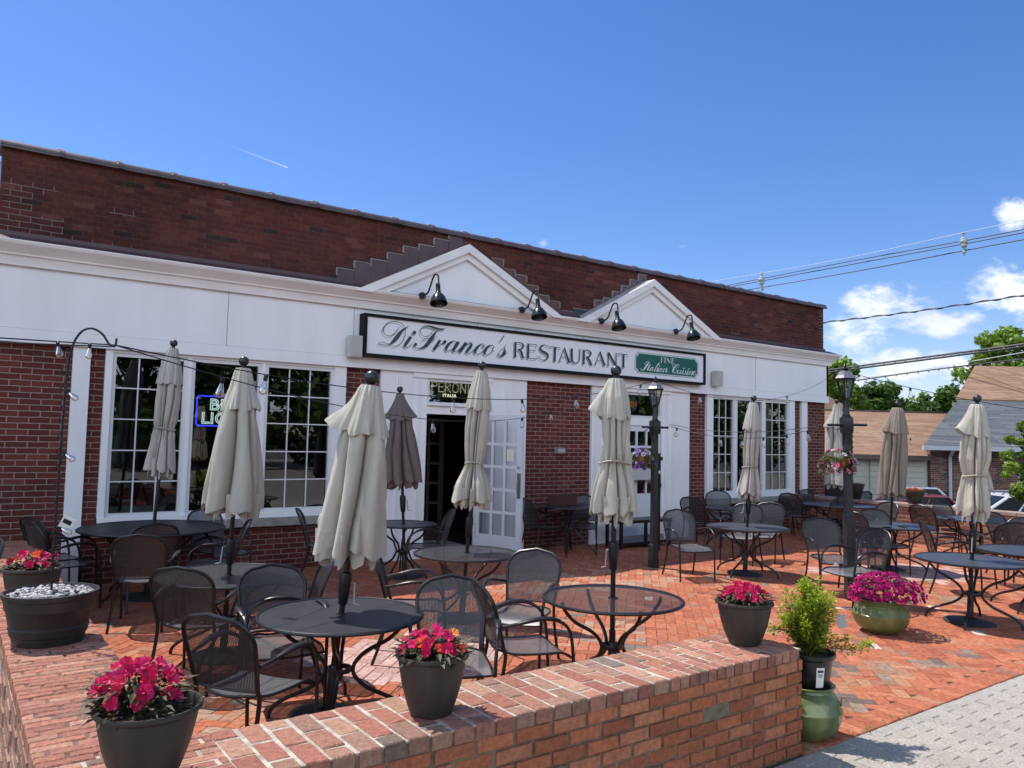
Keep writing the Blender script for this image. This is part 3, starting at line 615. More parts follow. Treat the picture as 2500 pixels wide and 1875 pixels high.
# rooms behind the glass
m = MB()
m.quad((0.4, 16, 0.0), (16.2, 16, 0.0), (16.2, Yb+0.31, 0.0), (0.4, Yb+0.31, 0.0)); m.quad((0.4, 16, 0), (16.2, 16, 0), (16.2, 16, 3.6), (0.4, 16, 3.6)); m.quad((0.4, Yb+0.31, 3.2), (16.2, Yb+0.31, 3.2), (16.2, 16, 3.2), (0.4, 16, 3.2))
m.quad((0.4, 16, 0), (0.4, Yb+0.31, 0), (0.4, Yb+0.31, 3.6), (0.4, 16, 3.6)); m.quad((16.2, 16, 0), (16.2, Yb+0.31, 0), (16.2, Yb+0.31, 3.6), (16.2, 16, 3.6))
m.quad((5.2, 16, 0), (5.2, Yb+0.31, 0), (5.2, Yb+0.31, 3.6), (5.2, 16, 3.6)); m.quad((11.4, 16, 0), (11.4, Yb+0.31, 0), (11.4, Yb+0.31, 3.6), (11.4, 16, 3.6))
m.build('interior', M_dark, B, smooth=False)
# drapes in the right window
m = MB(); M_drape = mat('pale_drape', (0.55, 0.56, 0.55), 0.9)
for (x0, x1, zt, zb) in ((14.12, 14.42, 2.7, 1.9), (14.42, 14.66, 2.7, 2.1), (14.70, 14.9, 2.7, 0.9)):
    n = 24; i = len(m.v)
    for k in range(n+1):
        for zz in (zt, lerp(zt, zb, 0.6), zb-0.2*sin(pi*k/n)): m.v.append((lerp(x0, x1, k/n), Yb+0.42+0.02*sin(k*1.7), zz))
    for k in range(n):
        for q in (0, 1): m.face((i+3*k+q, i+3*k+3+q, i+3*k+4+q, i+3*k+1+q))
m.build('drapes', M_drape, B)

# ================================================================ THE SIGN
Ys = 10.13
sg = thing('restaurant_sign', "long black-framed white sign reading DiFranco's RESTAURANT, with a green panel at its right end", 'sign', (8.3, Ys, 3.2)); O = Vector((-8.3, -Ys, -3.2))
Mo = Matrix.Translation(O)
sx0, sx1, sz0, sz1 = 4.69, 11.94, 2.935, 3.545
m = MB(); m.box(sx0+0.05, sx1-0.05, Ys, Ys+0.12, sz0+0.04, sz1-0.04); m.xf(Mo).build('sign_board', mat('sign_white', (0.74, 0.75, 0.78), 0.4, var=0.02), sg, smooth=False)
m = MB(); f = 0.05
m.box(sx0, sx0+f, Ys-0.025, Ys+0.14, sz0, sz1); m.box(sx1-f, sx1, Ys-0.025, Ys+0.14, sz0, sz1); m.box(sx0+f, sx1-f, Ys-0.025, Ys+0.14, sz0, sz0+0.042); m.box(sx0+f, sx1-f, Ys-0.025, Ys+0.14, sz1-0.042, sz1)
m.xf(Mo).build('sign_frame', mat('sign_frame_black', (0.004, 0.004, 0.006), 0.6, spec=0.2), sg, smooth=False)
def strokes(txt, y, dx=0.0, dz=0.0, n=6):
    m = MB()
    for st in txt.split(';'):
        if st[0] == 'O':
            P = [tuple(float(c)/1000 for c in q.split(',')) for q in st[1:].split()]
            cx = sum(p[0] for p in P)/4; cz_ = sum(p[1] for p in P)/4; ax = (P[0][0]-P[2][0])/2, (P[0][1]-P[2][1])/2; ay = (P[1][0]-P[3][0])/2, (P[1][1]-P[3][1])/2
            i = len(m.v)
            for k in range(20): t = 2*pi*k/20; m.v.append((cx+ax[0]*cos(t)+ay[0]*sin(t)+dx, y, cz_+ax[1]*cos(t)+ay[1]*sin(t)+dz))
            m.face([i+k for k in range(20)]); continue
        hard = st[0] == '|'
        E = [tuple(float(c)/1000 for c in q.split(',')) for q in st.lstrip('|').split()]
        A = [(e[0], e[1], 0) for e in E]; Bp = [(e[2], e[3], 0) for e in E]
        if not hard: A = crs(A, n); Bp = crs(Bp, n)
        i = len(m.v); q = len(A)
        for a, b in zip(A, Bp): m.v += [(a[0]+dx, y, a[1]+dz), (b[0]+dx, y, b[1]+dz)]
        for k in range(q-1): m.face((i+2*k, i+2*k+1, i+2*k+3, i+2*k+2))
    return m
DARK_STROKES="5238,3391,5243,3389 5209,3333,5216,3329 5158,3286,5163,3279 5092,3257,5092,3251 5030,3273,5026,3267 5001,3316,4990,3313 5010,3361,4996,3366 5053,3420,5044,3428 5113,3456,5110,3464 5180,3470,5181,3477 5250,3464,5253,3470 5310,3432,5315,3436 5344,3387,5350,3390 5355,3335,5362,3336 5342,3267,5349,3265 5307,3196,5313,3192 5256,3143,5260,3138 5193,3116,5194,3110 5141,3118,5139,3113 5071,3138,5069,3134 5012,3157,5010,3152 4963,3155,4964,3151 4930,3137,4936,3135 4942,3113,4946,3118 4986,3108,4986,3114 5039,3116,5038,3121 5103,3138,5101,3144;5416,3436,5417,3434 5358,3406,5367,3394 5303,3376,5326,3356 5240,3321,5285,3293 5194,3266,5248,3232 5155,3211,5195,3181 5128,3169,5149,3148 5090,3130,5093,3126;O5533,3345 5503,3315 5471,3339 5501,3370;5425,3287,5469,3264 5386,3231,5430,3209 5350,3175,5393,3155 5334,3132,5372,3131 5366,3109,5369,3122 5407,3119,5405,3124 5451,3150,5447,3154 5485,3184,5482,3186;5807,3400,5811,3399 5777,3348,5782,3345 5728,3314,5731,3309 5679,3304,5678,3298 5629,3319,5625,3315 5606,3355,5598,3354 5617,3404,5609,3407 5654,3437,5648,3447 5708,3451,5706,3469 5773,3447,5778,3472 5840,3431,5850,3462 5906,3422,5912,3452 5950,3424,5950,3449 5998,3437,5994,3452 6034,3460,6033,3463;5891,3409,5894,3407 5848,3381,5870,3367 5806,3341,5846,3320 5761,3290,5814,3264 5723,3234,5776,3203 5682,3182,5719,3146 5634,3140,5645,3118 5584,3119,5584,3109 5535,3123,5531,3117 5506,3149,5498,3145 5514,3171,5504,3173;O5554,3171 5530,3146 5503,3167 5528,3192;5632,3217,5629,3219 5666,3248,5661,3253 5709,3269,5707,3275 5765,3277,5764,3282 5828,3286,5826,3291 5891,3327,5888,3331;5839,3288,5845,3286 5814,3244,5827,3240;5927,3281,5966,3262 5817,3124,5861,3103;5887,3149,5884,3152 5944,3193,5940,3197 6002,3236,5996,3242 6043,3265,6030,3277;6020,3281,6060,3267 5992,3231,6033,3216;6225,3276,6224,3271 6180,3283,6182,3272 6119,3262,6139,3240 6063,3219,6106,3196 6032,3157,6076,3151 6055,3114,6068,3127 6102,3116,6100,3121 6155,3149,6150,3153 6202,3205,6198,3207 6230,3270,6225,3272;6247,3283,6295,3261 6199,3213,6248,3192 6162,3141,6203,3132 6188,3109,6192,3120 6234,3121,6231,3126 6293,3166,6289,3170 6332,3210,6328,3213;6385,3285,6433,3261 6268,3130,6318,3104;6333,3176,6329,3179 6405,3227,6401,3232 6459,3265,6454,3273 6484,3264,6496,3285 6488,3253,6528,3247 6443,3200,6488,3177 6401,3138,6439,3129 6432,3106,6436,3117 6483,3119,6480,3124 6537,3158,6532,3162 6583,3197,6580,3200;6722,3241,6715,3250 6749,3258,6736,3261 6733,3281,6730,3273 6679,3277,6686,3265 6614,3243,6644,3221 6556,3184,6609,3167 6561,3128,6593,3141 6611,3110,6613,3118 6668,3122,6665,3127 6723,3168,6718,3172 6763,3207,6759,3210;O6744,3243 6727,3227 6710,3240 6726,3255;6915,3279,6914,3269 6863,3279,6867,3266 6794,3253,6824,3230 6735,3187,6790,3171 6740,3126,6773,3138 6793,3108,6792,3115 6850,3137,6846,3141 6900,3188,6891,3192 6929,3238,6916,3241 6927,3269,6917,3268;6886,3199,6891,3204 6916,3177,6919,3183 6945,3178,6946,3181;7113,3453,7129,3446 7030,3344,7045,3338;7154,3303,7162,3300 7131,3265,7136,3262 7079,3225,7082,3222 7026,3185,7029,3182;7126,3262,7133,3264 7127,3221,7156,3224 7106,3183,7159,3166 7077,3143,7104,3116 7040,3116,7041,3105 7016,3125,7007,3121 7025,3143,7011,3145;O7039,3146 7024,3132 7007,3143 7023,3158;7135,3145,7131,3150 7192,3177,7189,3181;|7329,3365,7369,3368 7327,3125,7367,3127;|7310,3356,7311,3364 7390,3360,7390,3367;|7319,3121,7320,3129 7384,3123,7385,3131;7372,3358,7372,3366 7457,3355,7465,3369 7485,3319,7523,3326 7469,3279,7482,3264 7374,3252,7376,3245;7403,3244,7418,3259 7448,3208,7483,3227 7487,3124,7520,3144 7544,3122,7547,3129;|7588,3359,7629,3362 7586,3126,7627,3128;|7575,3357,7576,3364 7776,3356,7777,3366;|7769,3360,7779,3361 7778,3317,7783,3317;|7621,3246,7621,3254 7743,3256,7743,3264;|7739,3284,7745,3285 7740,3235,7746,3236;|7582,3120,7582,3128 7784,3123,7782,3133 7807,3171,7801,3173;8018,3333,8010,3331 8010,3369,8004,3363 7950,3376,7950,3366 7880,3365,7897,3347 7830,3305,7869,3311 7889,3248,7918,3279 7975,3217,8008,3246 7998,3184,8038,3184 7975,3138,7988,3125 7908,3121,7906,3111 7854,3139,7847,3134 7834,3185,7827,3183;|8150,3359,8193,3362 8143,3120,8186,3122;|8057,3351,8058,3361 8261,3348,8262,3358;|8057,3357,8066,3355 8040,3320,8044,3319;|8256,3352,8266,3354 8270,3313,8275,3315;|8133,3115,8133,3123 8196,3116,8197,3124;|8366,3364,8376,3362 8261,3125,8273,3122;|8359,3353,8383,3362 8459,3117,8503,3132;|8303,3202,8304,3210 8426,3200,8427,3208;|8245,3118,8246,3126 8299,3118,8300,3126;|8448,3120,8449,3128 8504,3119,8505,3127;8512,3359,8557,3363 8516,3192,8561,3197 8546,3132,8573,3149 8612,3111,8613,3127 8684,3140,8673,3148 8719,3197,8703,3198 8725,3357,8708,3356;|8499,3354,8499,3362 8564,3355,8565,3363;|8689,3355,8690,3363 8740,3354,8741,3362;|8786,3357,8829,3360 8785,3122,8828,3124;8827,3356,8829,3365 8911,3350,8921,3365 8943,3312,8987,3319 8926,3268,8939,3253 8837,3250,8838,3242;8861,3242,8881,3256 8908,3194,8945,3214 8958,3115,8994,3136 9008,3113,9012,3121;|8764,3353,8765,3361 8835,3355,8835,3363;|8770,3116,8771,3124 8840,3116,8841,3124;|9175,3365,9186,3363 9066,3128,9078,3126;|9168,3357,9194,3365 9265,3125,9310,3139;|9111,3203,9112,3212 9236,3203,9237,3211;|9047,3121,9048,3129 9099,3121,9100,3129;|9252,3125,9253,3134 9315,3125,9316,3133;|9372,3364,9391,3365 9371,3133,9388,3134;|9363,3350,9400,3369 9551,3121,9593,3142;|9559,3358,9576,3359 9557,3131,9577,3132;|9343,3357,9344,3366 9395,3359,9396,3367;|9531,3355,9532,3363 9596,3357,9596,3365;|9351,3125,9351,3134 9407,3126,9408,3135;|9727,3361,9770,3364 9722,3127,9769,3129;|9624,3358,9626,3369 9843,3354,9845,3365;|9622,3365,9633,3363 9608,3331,9614,3330;|9838,3358,9850,3361 9852,3322,9858,3324;|9709,3123,9710,3132 9782,3123,9783,3132"
PALE_STROKES="|10705,3379,10724,3380 10696,3288,10715,3289;|10696,3376,10697,3381 10789,3374,10792,3379 10789,3360,10793,3361;|10716,3330,10715,3335 10760,3337,10759,3342;|10684,3286,10685,3291 10724,3285,10725,3290;|10799,3380,10818,3381 10791,3286,10811,3286;|10790,3378,10791,3383 10831,3379,10831,3384;|10783,3284,10783,3289 10823,3283,10824,3288;|10858,3378,10867,3379 10851,3287,10858,3287;|10853,3377,10872,3386 10926,3289,10945,3297;|10949,3386,10956,3386 10937,3290,10944,3290;|10848,3379,10849,3384 10875,3379,10876,3384;|10934,3382,10935,3387 10970,3382,10971,3387;|10993,3383,11013,3383 10980,3287,11000,3288;|10984,3380,10985,3386 11079,3379,11082,3384 11081,3364,11085,3364;|11003,3333,11003,3338 11053,3337,11053,3342;|10972,3285,10973,3290 11068,3284,11067,3289 11078,3306,11075,3307;10400,3280,10400,3276 10347,3274,10350,3268 10289,3251,10297,3246 10275,3221,10286,3225 10309,3216,10311,3222;10397,3276,10403,3274 10335,3234,10363,3222 10280,3177,10316,3162 10246,3131,10266,3116 10205,3112,10205,3103 10176,3119,10169,3116 10193,3138,10174,3142;10406,3236,10430,3230 10367,3179,10393,3171 10329,3118,10355,3117 10370,3110,10366,3115 10413,3145,10408,3148;|10367,3202,10366,3207 10436,3210,10436,3215;10496,3183,10498,3177 10440,3172,10450,3162 10389,3130,10416,3124 10412,3101,10411,3111 10466,3130,10461,3133 10504,3173,10500,3175;10495,3185,10517,3177 10459,3141,10485,3135 10461,3105,10467,3115 10509,3127,10505,3130 10535,3154,10531,3156;10518,3128,10513,3130 10588,3194,10581,3197 10650,3248,10642,3252 10667,3271,10659,3268 10630,3268,10643,3261 10563,3193,10589,3184 10511,3126,10538,3121 10534,3102,10533,3109 10579,3125,10575,3129;10621,3190,10645,3183 10573,3117,10599,3113 10605,3104,10602,3110 10650,3133,10645,3137;O10680,3218 10664,3206 10648,3216 10664,3228;10725,3184,10728,3178 10668,3172,10679,3163 10620,3127,10649,3122 10649,3102,10647,3112 10703,3134,10698,3137 10733,3177,10729,3179;10724,3185,10747,3177 10692,3145,10718,3139 10692,3106,10701,3114 10738,3123,10735,3127;|10781,3182,10806,3176 10737,3111,10763,3104;10765,3132,10760,3135 10819,3172,10813,3177 10854,3177,10867,3190 10838,3161,10866,3156 10812,3112,10839,3113 10855,3109,10851,3114 10895,3141,10891,3143;11105,3279,11104,3275 11039,3278,11042,3272 11001,3252,11012,3250 11014,3217,11023,3223 11054,3211,11056,3216;11098,3198,11095,3202 11163,3228,11157,3232 11197,3265,11188,3264 11159,3282,11160,3273 11095,3258,11115,3245 11024,3196,11059,3185 11003,3136,11036,3140 11051,3107,11053,3117 11119,3130,11113,3134 11133,3166,11125,3163 11087,3177,11089,3172 11049,3148,11053,3145;11158,3182,11183,3178 11130,3121,11157,3121 11163,3100,11161,3107 11220,3137,11214,3140 11247,3178,11242,3179;11241,3182,11266,3177 11204,3113,11230,3113 11246,3103,11244,3109 11284,3129,11280,3132;11307,3184,11330,3178 11265,3118,11290,3117 11302,3103,11299,3109 11340,3133,11336,3135;O11344,3218 11328,3205 11311,3215 11327,3228;11376,3194,11382,3194 11366,3162,11384,3162 11355,3127,11377,3119 11327,3109,11330,3101 11313,3114,11307,3106;11438,3183,11462,3177 11391,3114,11416,3112 11424,3098,11421,3104 11462,3128,11458,3131;O11483,3218 11466,3205 11449,3215 11466,3228;|11494,3180,11519,3175 11456,3110,11483,3105;11486,3129,11481,3132 11538,3170,11532,3176 11564,3175,11582,3183 11546,3145,11572,3140 11523,3104,11548,3107 11565,3108,11563,3113;11585,3129,11581,3133 11643,3158,11637,3163 11663,3187,11654,3182 11616,3182,11625,3175 11569,3139,11597,3136 11589,3100,11596,3111 11643,3120,11638,3124 11671,3149,11666,3151"
strokes(DARK_STROKES, Ys-0.003, -0.022, -0.030).xf(Mo).build('lettering_shadow', mat('sign_grey', (0.30, 0.32, 0.35), 0.5), sg, smooth=False)
strokes(DARK_STROKES, Ys-0.006).xf(Mo).build('lettering', mat('sign_dark_green', (0.012, 0.045, 0.042), 0.4), sg, smooth=False)
def notched(x0, x1, z0, z1, r):
    P = []
    for (cx, cz_, a0) in ((x1, z1, 180), (x0, z1, 270), (x0, z0, 0), (x1, z0, 90)):
        pts = [(cx+r*cos(rad(a0+90*k/6)), cz_+r*sin(rad(a0+90*k/6))) for k in range(7)]
        P += pts[::-1]
    return P
fl = lambda a, b, d: (a, d, b)
for (e, yy, mt, nmn) in ((0.0, Ys-0.003, 'g', 'panel_edge'), (-0.008, Ys-0.006, 'w', 'panel_line'), (-0.026, Ys-0.009, 'g', 'green_panel')):
    m = MB(); P = notched(10.03-e, 11.74+e, 3.047-e, 3.436+e, 0.062); i = len(m.v)
    # a star-shaped fan keeps the notches clean
    cx, cz_ = 10.885, 3.24; m.v.append((cx, yy, cz_)); m.v += [(a, yy, b) for a, b in P]
    for k in range(len(P)): m.face((i, i+1+k, i+1+(k+1) % len(P)))
    m.xf(Mo).build(nmn, mat('panel_green' if mt == 'g' else 'panel_white', (0.010, 0.105, 0.075) if mt == 'g' else (0.62, 0.68, 0.68), 0.35), sg, smooth=False)
strokes(PALE_STROKES, Ys-0.012).xf(Mo).build('panel_lettering', mat('pale_lettering', (0.62, 0.70, 0.70), 0.4), sg, smooth=False)

# gooseneck lamps over the sign
def goose():
    t = thing('gooseneck_lamp', 'x', 'wall lamp')
    m = MB(); m.tube([(0, 0.03, 0), (0, -0.015, 0)], 0.056, 16); m.tube([(0, -0.015, 0), (0, -0.045, 0)], [0.035, 0.02], 12); m.build('wall_mount', M_blackgloss, t)
    m = MB(); m.tube(crs([(0, -0.02, 0), (0.012, -0.08, 0.01), (0.026, -0.135, 0.05), (0.038, -0.18, 0.15), (0.05, -0.22, 0.25), (0.062, -0.27, 0.292), (0.075, -0.315, 0.265), (0.08, -0.325, 0.20), (0.08, -0.327, 0.13)], 5), 0.0135, 10); m.build('arm', M_blackgloss, t)
    m = MB(); m.lathe([(0.02, 0.15), (0.035, 0.145), (0.035, 0.03), (0.042, 0.02), (0.042, 0.0), (0.05, -0.01), (0.08, -0.04), (0.105, -0.085), (0.122, -0.14), (0.130, -0.175), (0.126, -0.175), (0.10, -0.09), (0.05, -0.02), (0.001, -0.01)], 24)
    T = Matrix.Translation((0.08, -0.327, 0.01)) @ Matrix.Rotation(rad(-18), 4, 'X') @ Matrix.Rotation(rad(6), 4, 'Y'); m.xf(T); m.build('lamp_shade', M_blackgloss, t, ang=1.0)
    return t
g0 = goose()
GL = [(5.69, 'black gooseneck lamp on the large gable, leftmost of the four above the sign'), (7.56, 'black gooseneck lamp at the right foot of the large gable'), (9.32, 'black gooseneck lamp at the left foot of the smaller gable'), (11.25, 'black gooseneck lamp at the right end of the smaller gable, over the green panel')]
for i, (x, lb) in enumerate(GL):
    p = (fX(x, 10.1), 10.06, fZ(3.93, 10.1))
    if i == 0: g0.location = p; g0['label'] = lb; g0['group'] = 'gooseneck lamps over the restaurant sign'
    else: dup(g0, p, 0, lb, 'gooseneck lamps over the restaurant sign')
# loudspeakers
def spk(x, z, lb):
    t = thing('outdoor_speaker', lb, 'loudspeaker', (x, Yfa-0.012, z), 0, 'speakers beside the sign')
    m = MB(); m.prism([(-0.09, -0.15), (0.09, -0.15), (0.09, 0.15), (-0.09, 0.15)], lambda a, b, d: (a, d, b), -0.16, -0.03); m.build('cabinet', mat('speaker_cream', (0.50, 0.49, 0.46), 0.5), t, smooth=False)
    m = MB(); m.box(-0.075, 0.075, -0.168, -0.16, -0.135, 0.135); m.build('grille', mat('speaker_grille', (0.42, 0.41, 0.39), 0.7, bump=0.4, bscale=300), t, smooth=False)
    m = MB(); m.box(-0.02, 0.02, -0.05, 0.0, -0.05, 0.05); m.build('bracket', M_frame, t, smooth=False)
spk(4.58, 3.06, 'cream outdoor loudspeaker at the left end of the sign'); spk(12.36, 3.09, 'cream outdoor loudspeaker at the right end of the sign')
# lit signs behind glass
def textobj(body, size, loc, mt, parent, extr=0.004, outline=None, spacing=1.0):
    c = bpy.data.curves.new('lettering', 'FONT'); c.body = body; c.size = size; c.space_character = spacing; c.align_x = 'CENTER'
    if outline: c.fill_mode = 'NONE'; c.bevel_depth = outline; c.bevel_resolution = 2; c.resolution_u = 6
    else: c.extrude = extr; c.offset = 0.006*size/0.2
    o = bpy.data.objects.new('lettering', c); COL.objects.link(o); o.rotation_euler = (pi/2, 0, 0); o.location = loc; o.parent = parent; c.materials.append(mt)
    bpy.context.view_layer.update(); me = bpy.data.meshes.new_from_object(o.evaluated_get(bpy.context.evaluated_depsgraph_get())); p = bpy.data.objects.new('lettering', me); COL.objects.link(p); p.matrix_basis = o.matrix_basis; p.parent = parent; bpy.data.objects.remove(o); return p
E_white = emat('neon_white', (0.75, 1.0, 1.0), 0.95); E_blue = emat('neon_blue', (0.03, 0.06, 1.0), 1.6); E_or = emat('neon_orange', (1.0, 0.18, 0.05), 0.28); E_warm = emat('marquee_lights', (1.0, 0.95, 0.7), 1.1)
ns = thing('neon_sign', 'blue bordered neon BUD LIGHT sign in the left window', 'neon sign', (2.935, Yb+0.06, 2.085))
def rrect(w, h, r, n=5):
    P = []
    for (cx, cz_, a0) in ((w-r, h-r, 0), (-w+r, h-r, 90), (-w+r, -h+r, 180), (w-r, -h+r, 270)): P += [(cx+r*cos(rad(a0+90*k/n)), 0, cz_+r*sin(rad(a0+90*k/n))) for k in range(n+1)]
    return P
m = MB(); m.tube(rrect(0.37, 0.19, 0.035), 0.0085, 8, closed=True); m.build('blue_border', E_blue, ns)
textobj('BUD', 0.205, (0.02, 0.0, 0.015), E_white, ns, outline=0.005, spacing=1.05).scale = (1.12, 1, 1); textobj('LIGHT', 0.205, (0.0, 0.0, -0.162), E_white, ns, outline=0.005, spacing=1.05).scale = (1.05, 1, 1)
ms = thing('marquee_sign', 'lit PERONI ITALIA marquee letters in the transom over the open door', 'lit sign', (6.48, Yb+0.30, 2.535))
# bold outline letters carrying rows of small lamps
textobj('PERONI', 0.215, (0.0, 0.01, -0.01), mat('marquee_body', (0.11, 0.12, 0.10), 0.6), ms, extr=0.012, spacing=0.95)
dots = {'P': [(0, 0, 0, 1), (0, 1, .55, .95), (.55, .95, .6, .6), (.6, .6, 0, .5)], 'E': [(0, 0, 0, 1), (0, 1, .6, 1), (0, .52, .45, .52), (0, 0, .6, 0)], 'R': [(0, 0, 0, 1), (0, 1, .5, .97), (.5, .97, .58, .7), (.58, .7, .15, .48), (.2, .48, .62, 0)], 'O': [], 'N': [(0, 0, 0, 1), (0, 1, .6, 0), (.6, 0, .6, 1)], 'I': [(0, 0, 0, 1)]}
m = MB(); xo = -0.355; hL = 0.150
for ch, adv in zip('PERONI', (0.128, 0.120, 0.130, 0.155, 0.145, 0.06)):
    sgs = dots[ch]
    if ch == 'O':
        for k in range(18): t = 2*pi*k/18; m.sphere((xo+0.058+0.055*cos(t), -0.015, 0.065+0.075*sin(t)), 0.0055, 6, 4)
    for (a, b, c, d) in sgs:
        n = max(2, int(hypot((c-a), (d-b))*7))
        for k in range(n+1): m.sphere((xo+hL*lerp(a, c, k/n), -0.015, -0.008+hL*lerp(b, d, k/n)), 0.0055, 6, 4)
    xo += adv
m.build('lamps', E_warm, ms)
textobj('ITALIA', 0.068, (-0.02, 0.0, -0.085), E_warm, ms, extr=0.004, spacing=1.3)
op = thing('neon_sign', 'round blue and orange neon OPEN sign in the transom over the closed door', 'neon sign', (10.25, Yb+0.10, 2.50))
m = MB(); m.tube([(0.17*cos(2*pi*k/28), 0, 0.15*sin(2*pi*k/28)) for k in range(28)], 0.008, 6, closed=True); m.build('blue_ring', emat('dim_neon_blue', (0.02, 0.12, 0.6), 0.22), op)
textobj('OPEN', 0.13, (0.0, 0.0, -0.045), E_or, op, outline=0.004)
wl = thing('wall_light', 'small beige box light on the brick between the doors', 'wall light', (8.47, Yb, 1.63))
m = MB(); m.prism([(0, 0.05), (-0.09, 0.03), (-0.09, -0.05), (0, -0.06)], lambda a, b, d: (d, a, b), -0.085, 0.085); m.build('light_box', mat('beige_housing', (0.30, 0.29, 0.26), 0.6), wl, smooth=False)
m = MB(); m.box(-0.07, 0.07, -0.1, -0.09, -0.03, 0.02); m.build('lens', mat('lens_plastic', (0.4, 0.4, 0.36), 0.3), wl, smooth=False)
# ================================================================ CHAIRS
def make_chair():
    t = thing('mesh_armchair', 'x', 'chair')
    def grid(fn, nu, nv, su, sv):
        m = MB()
        for j in range(nv+1):
            for i in range(nu+1): m.v.append(fn(i/nu, j/nv))
        for j in range(nv):
            for i in range(nu):
                a = j*(nu+1)+i; m.face((a, a+1, a+nu+2, a+nu+1), None, [(su*i/nu, sv*j/nv), (su*(i+1)/nu, sv*j/nv), (su*(i+1)/nu, sv*(j+1)/nv), (su*i/nu, sv*(j+1)/nv)])
        return m
    # seat: waterfall front, gently dished
    def seat(u, v):
        x = (u-0.5)*2; wd = lerp(0.205, 0.235, v)
        y = lerp(-0.235, 0.235, v); 
        if v < 0.25: wd *= sqrt(max(0.05, 1-((0.25-v)/0.25)**2*0.75)) if v > 0 else 0.5
        z = 0.425+0.012*x*x-0.012*(1-(2*v-1)**2)
        if v > 0.8: z -= 0.045*((v-0.8)/0.2)**2
        return (x*wd, y, z)
    grid(seat, 12, 16, 0.47, 0.47).build('seat', M_seat, t, ang=2)
    m = MB(); P = [seat(0, v/14) for v in range(15)]+[seat(u/8, 1) for u in range(1, 9)]+[seat(1, 1-v/14) for v in range(1, 15)]+[seat(1-u/6, 0) for u in range(1, 6)]
    m.tube(P, 0.0085, 6, closed=True); m.build('seat_rim', M_iron, t)
    # back: arched panel, slightly cupped
    def ctr(v): z = lerp(0.47, 0.885, v); return z, -0.215-0.145*((z-0.42)/0.47)**1.15
    def hw(v): return (lerp(0.208, 0.235, min(1, v*1.6)))*sqrt(max(0.0, 1-max(0, (v-0.52)/0.48)**3.4))
    def back(u, v):
        z, y = ctr(v); x = (u-0.5)*2; h = hw(v); return (x*h, y-0.035*(1-(x*h/0.235)**2), z)
    grid(back, 12, 18, 0.46, 0.44).build('backrest', M_mesh, t, ang=2)
    m = MB(); Lp = [back(0, k/16) for k in range(17)]; Rp = [back(1, k/16) for k in range(17)]
    z0 = [( -0.21, -0.225, 0.44)]
    m.tube(z0+Lp+Rp[::-1][1:]+[(0.21, -0.225, 0.44)], 0.0125, 8); m.tube([back(u/8, 0) for u in range(9)], 0.006, 6); m.build('back_frame', M_iron, t)
    for s in (-1, 1):
        m = MB(); m.tube(crs([(s*0.212, -0.225, 0.46), (s*0.212, -0.225, 0.38), (s*0.217, -0.265, 0.2), (s*0.228, -0.335, 0.0)], 5), 0.0125, 8); m.build('leg', M_iron, t)
        m = MB(); m.tube(crs([(s*0.236, -0.262, 0.615), (s*0.262, -0.17, 0.635), (s*0.277, 0.0, 0.662), (s*0.272, 0.12, 0.645), (s*0.262, 0.20, 0.58), (s*0.252, 0.232, 0.45), (s*0.248, 0.245, 0.25), (s*0.246, 0.255, 0.0)], 5), 0.0115, 8); m.build('leg', M_iron, t)
        m = MB(); P = crs([(s*0.263, -0.16, 0.643), (s*0.277, -0.05, 0.668), (s*0.279, 0.06, 0.670), (s*0.274, 0.13, 0.652)], 4); R = [0.012+0.012*sin(pi*k/(len(P)-1)) for k in range(len(P))]; m.tube(P, R, 8, flat=0.4); m.build('armrest', M_iron, t)
        m = MB(); 0 and m.tube(crs([(s*0.218, -0.21, 0.42), (s*0.236, -0.12, 0.53), (s*0.252, 0.0, 0.585), (s*0.255, 0.12, 0.575), (s*0.254, 0.19, 0.51), (s*0.250, 0.225, 0.43)], 4), 0.0085, 6)
    return t
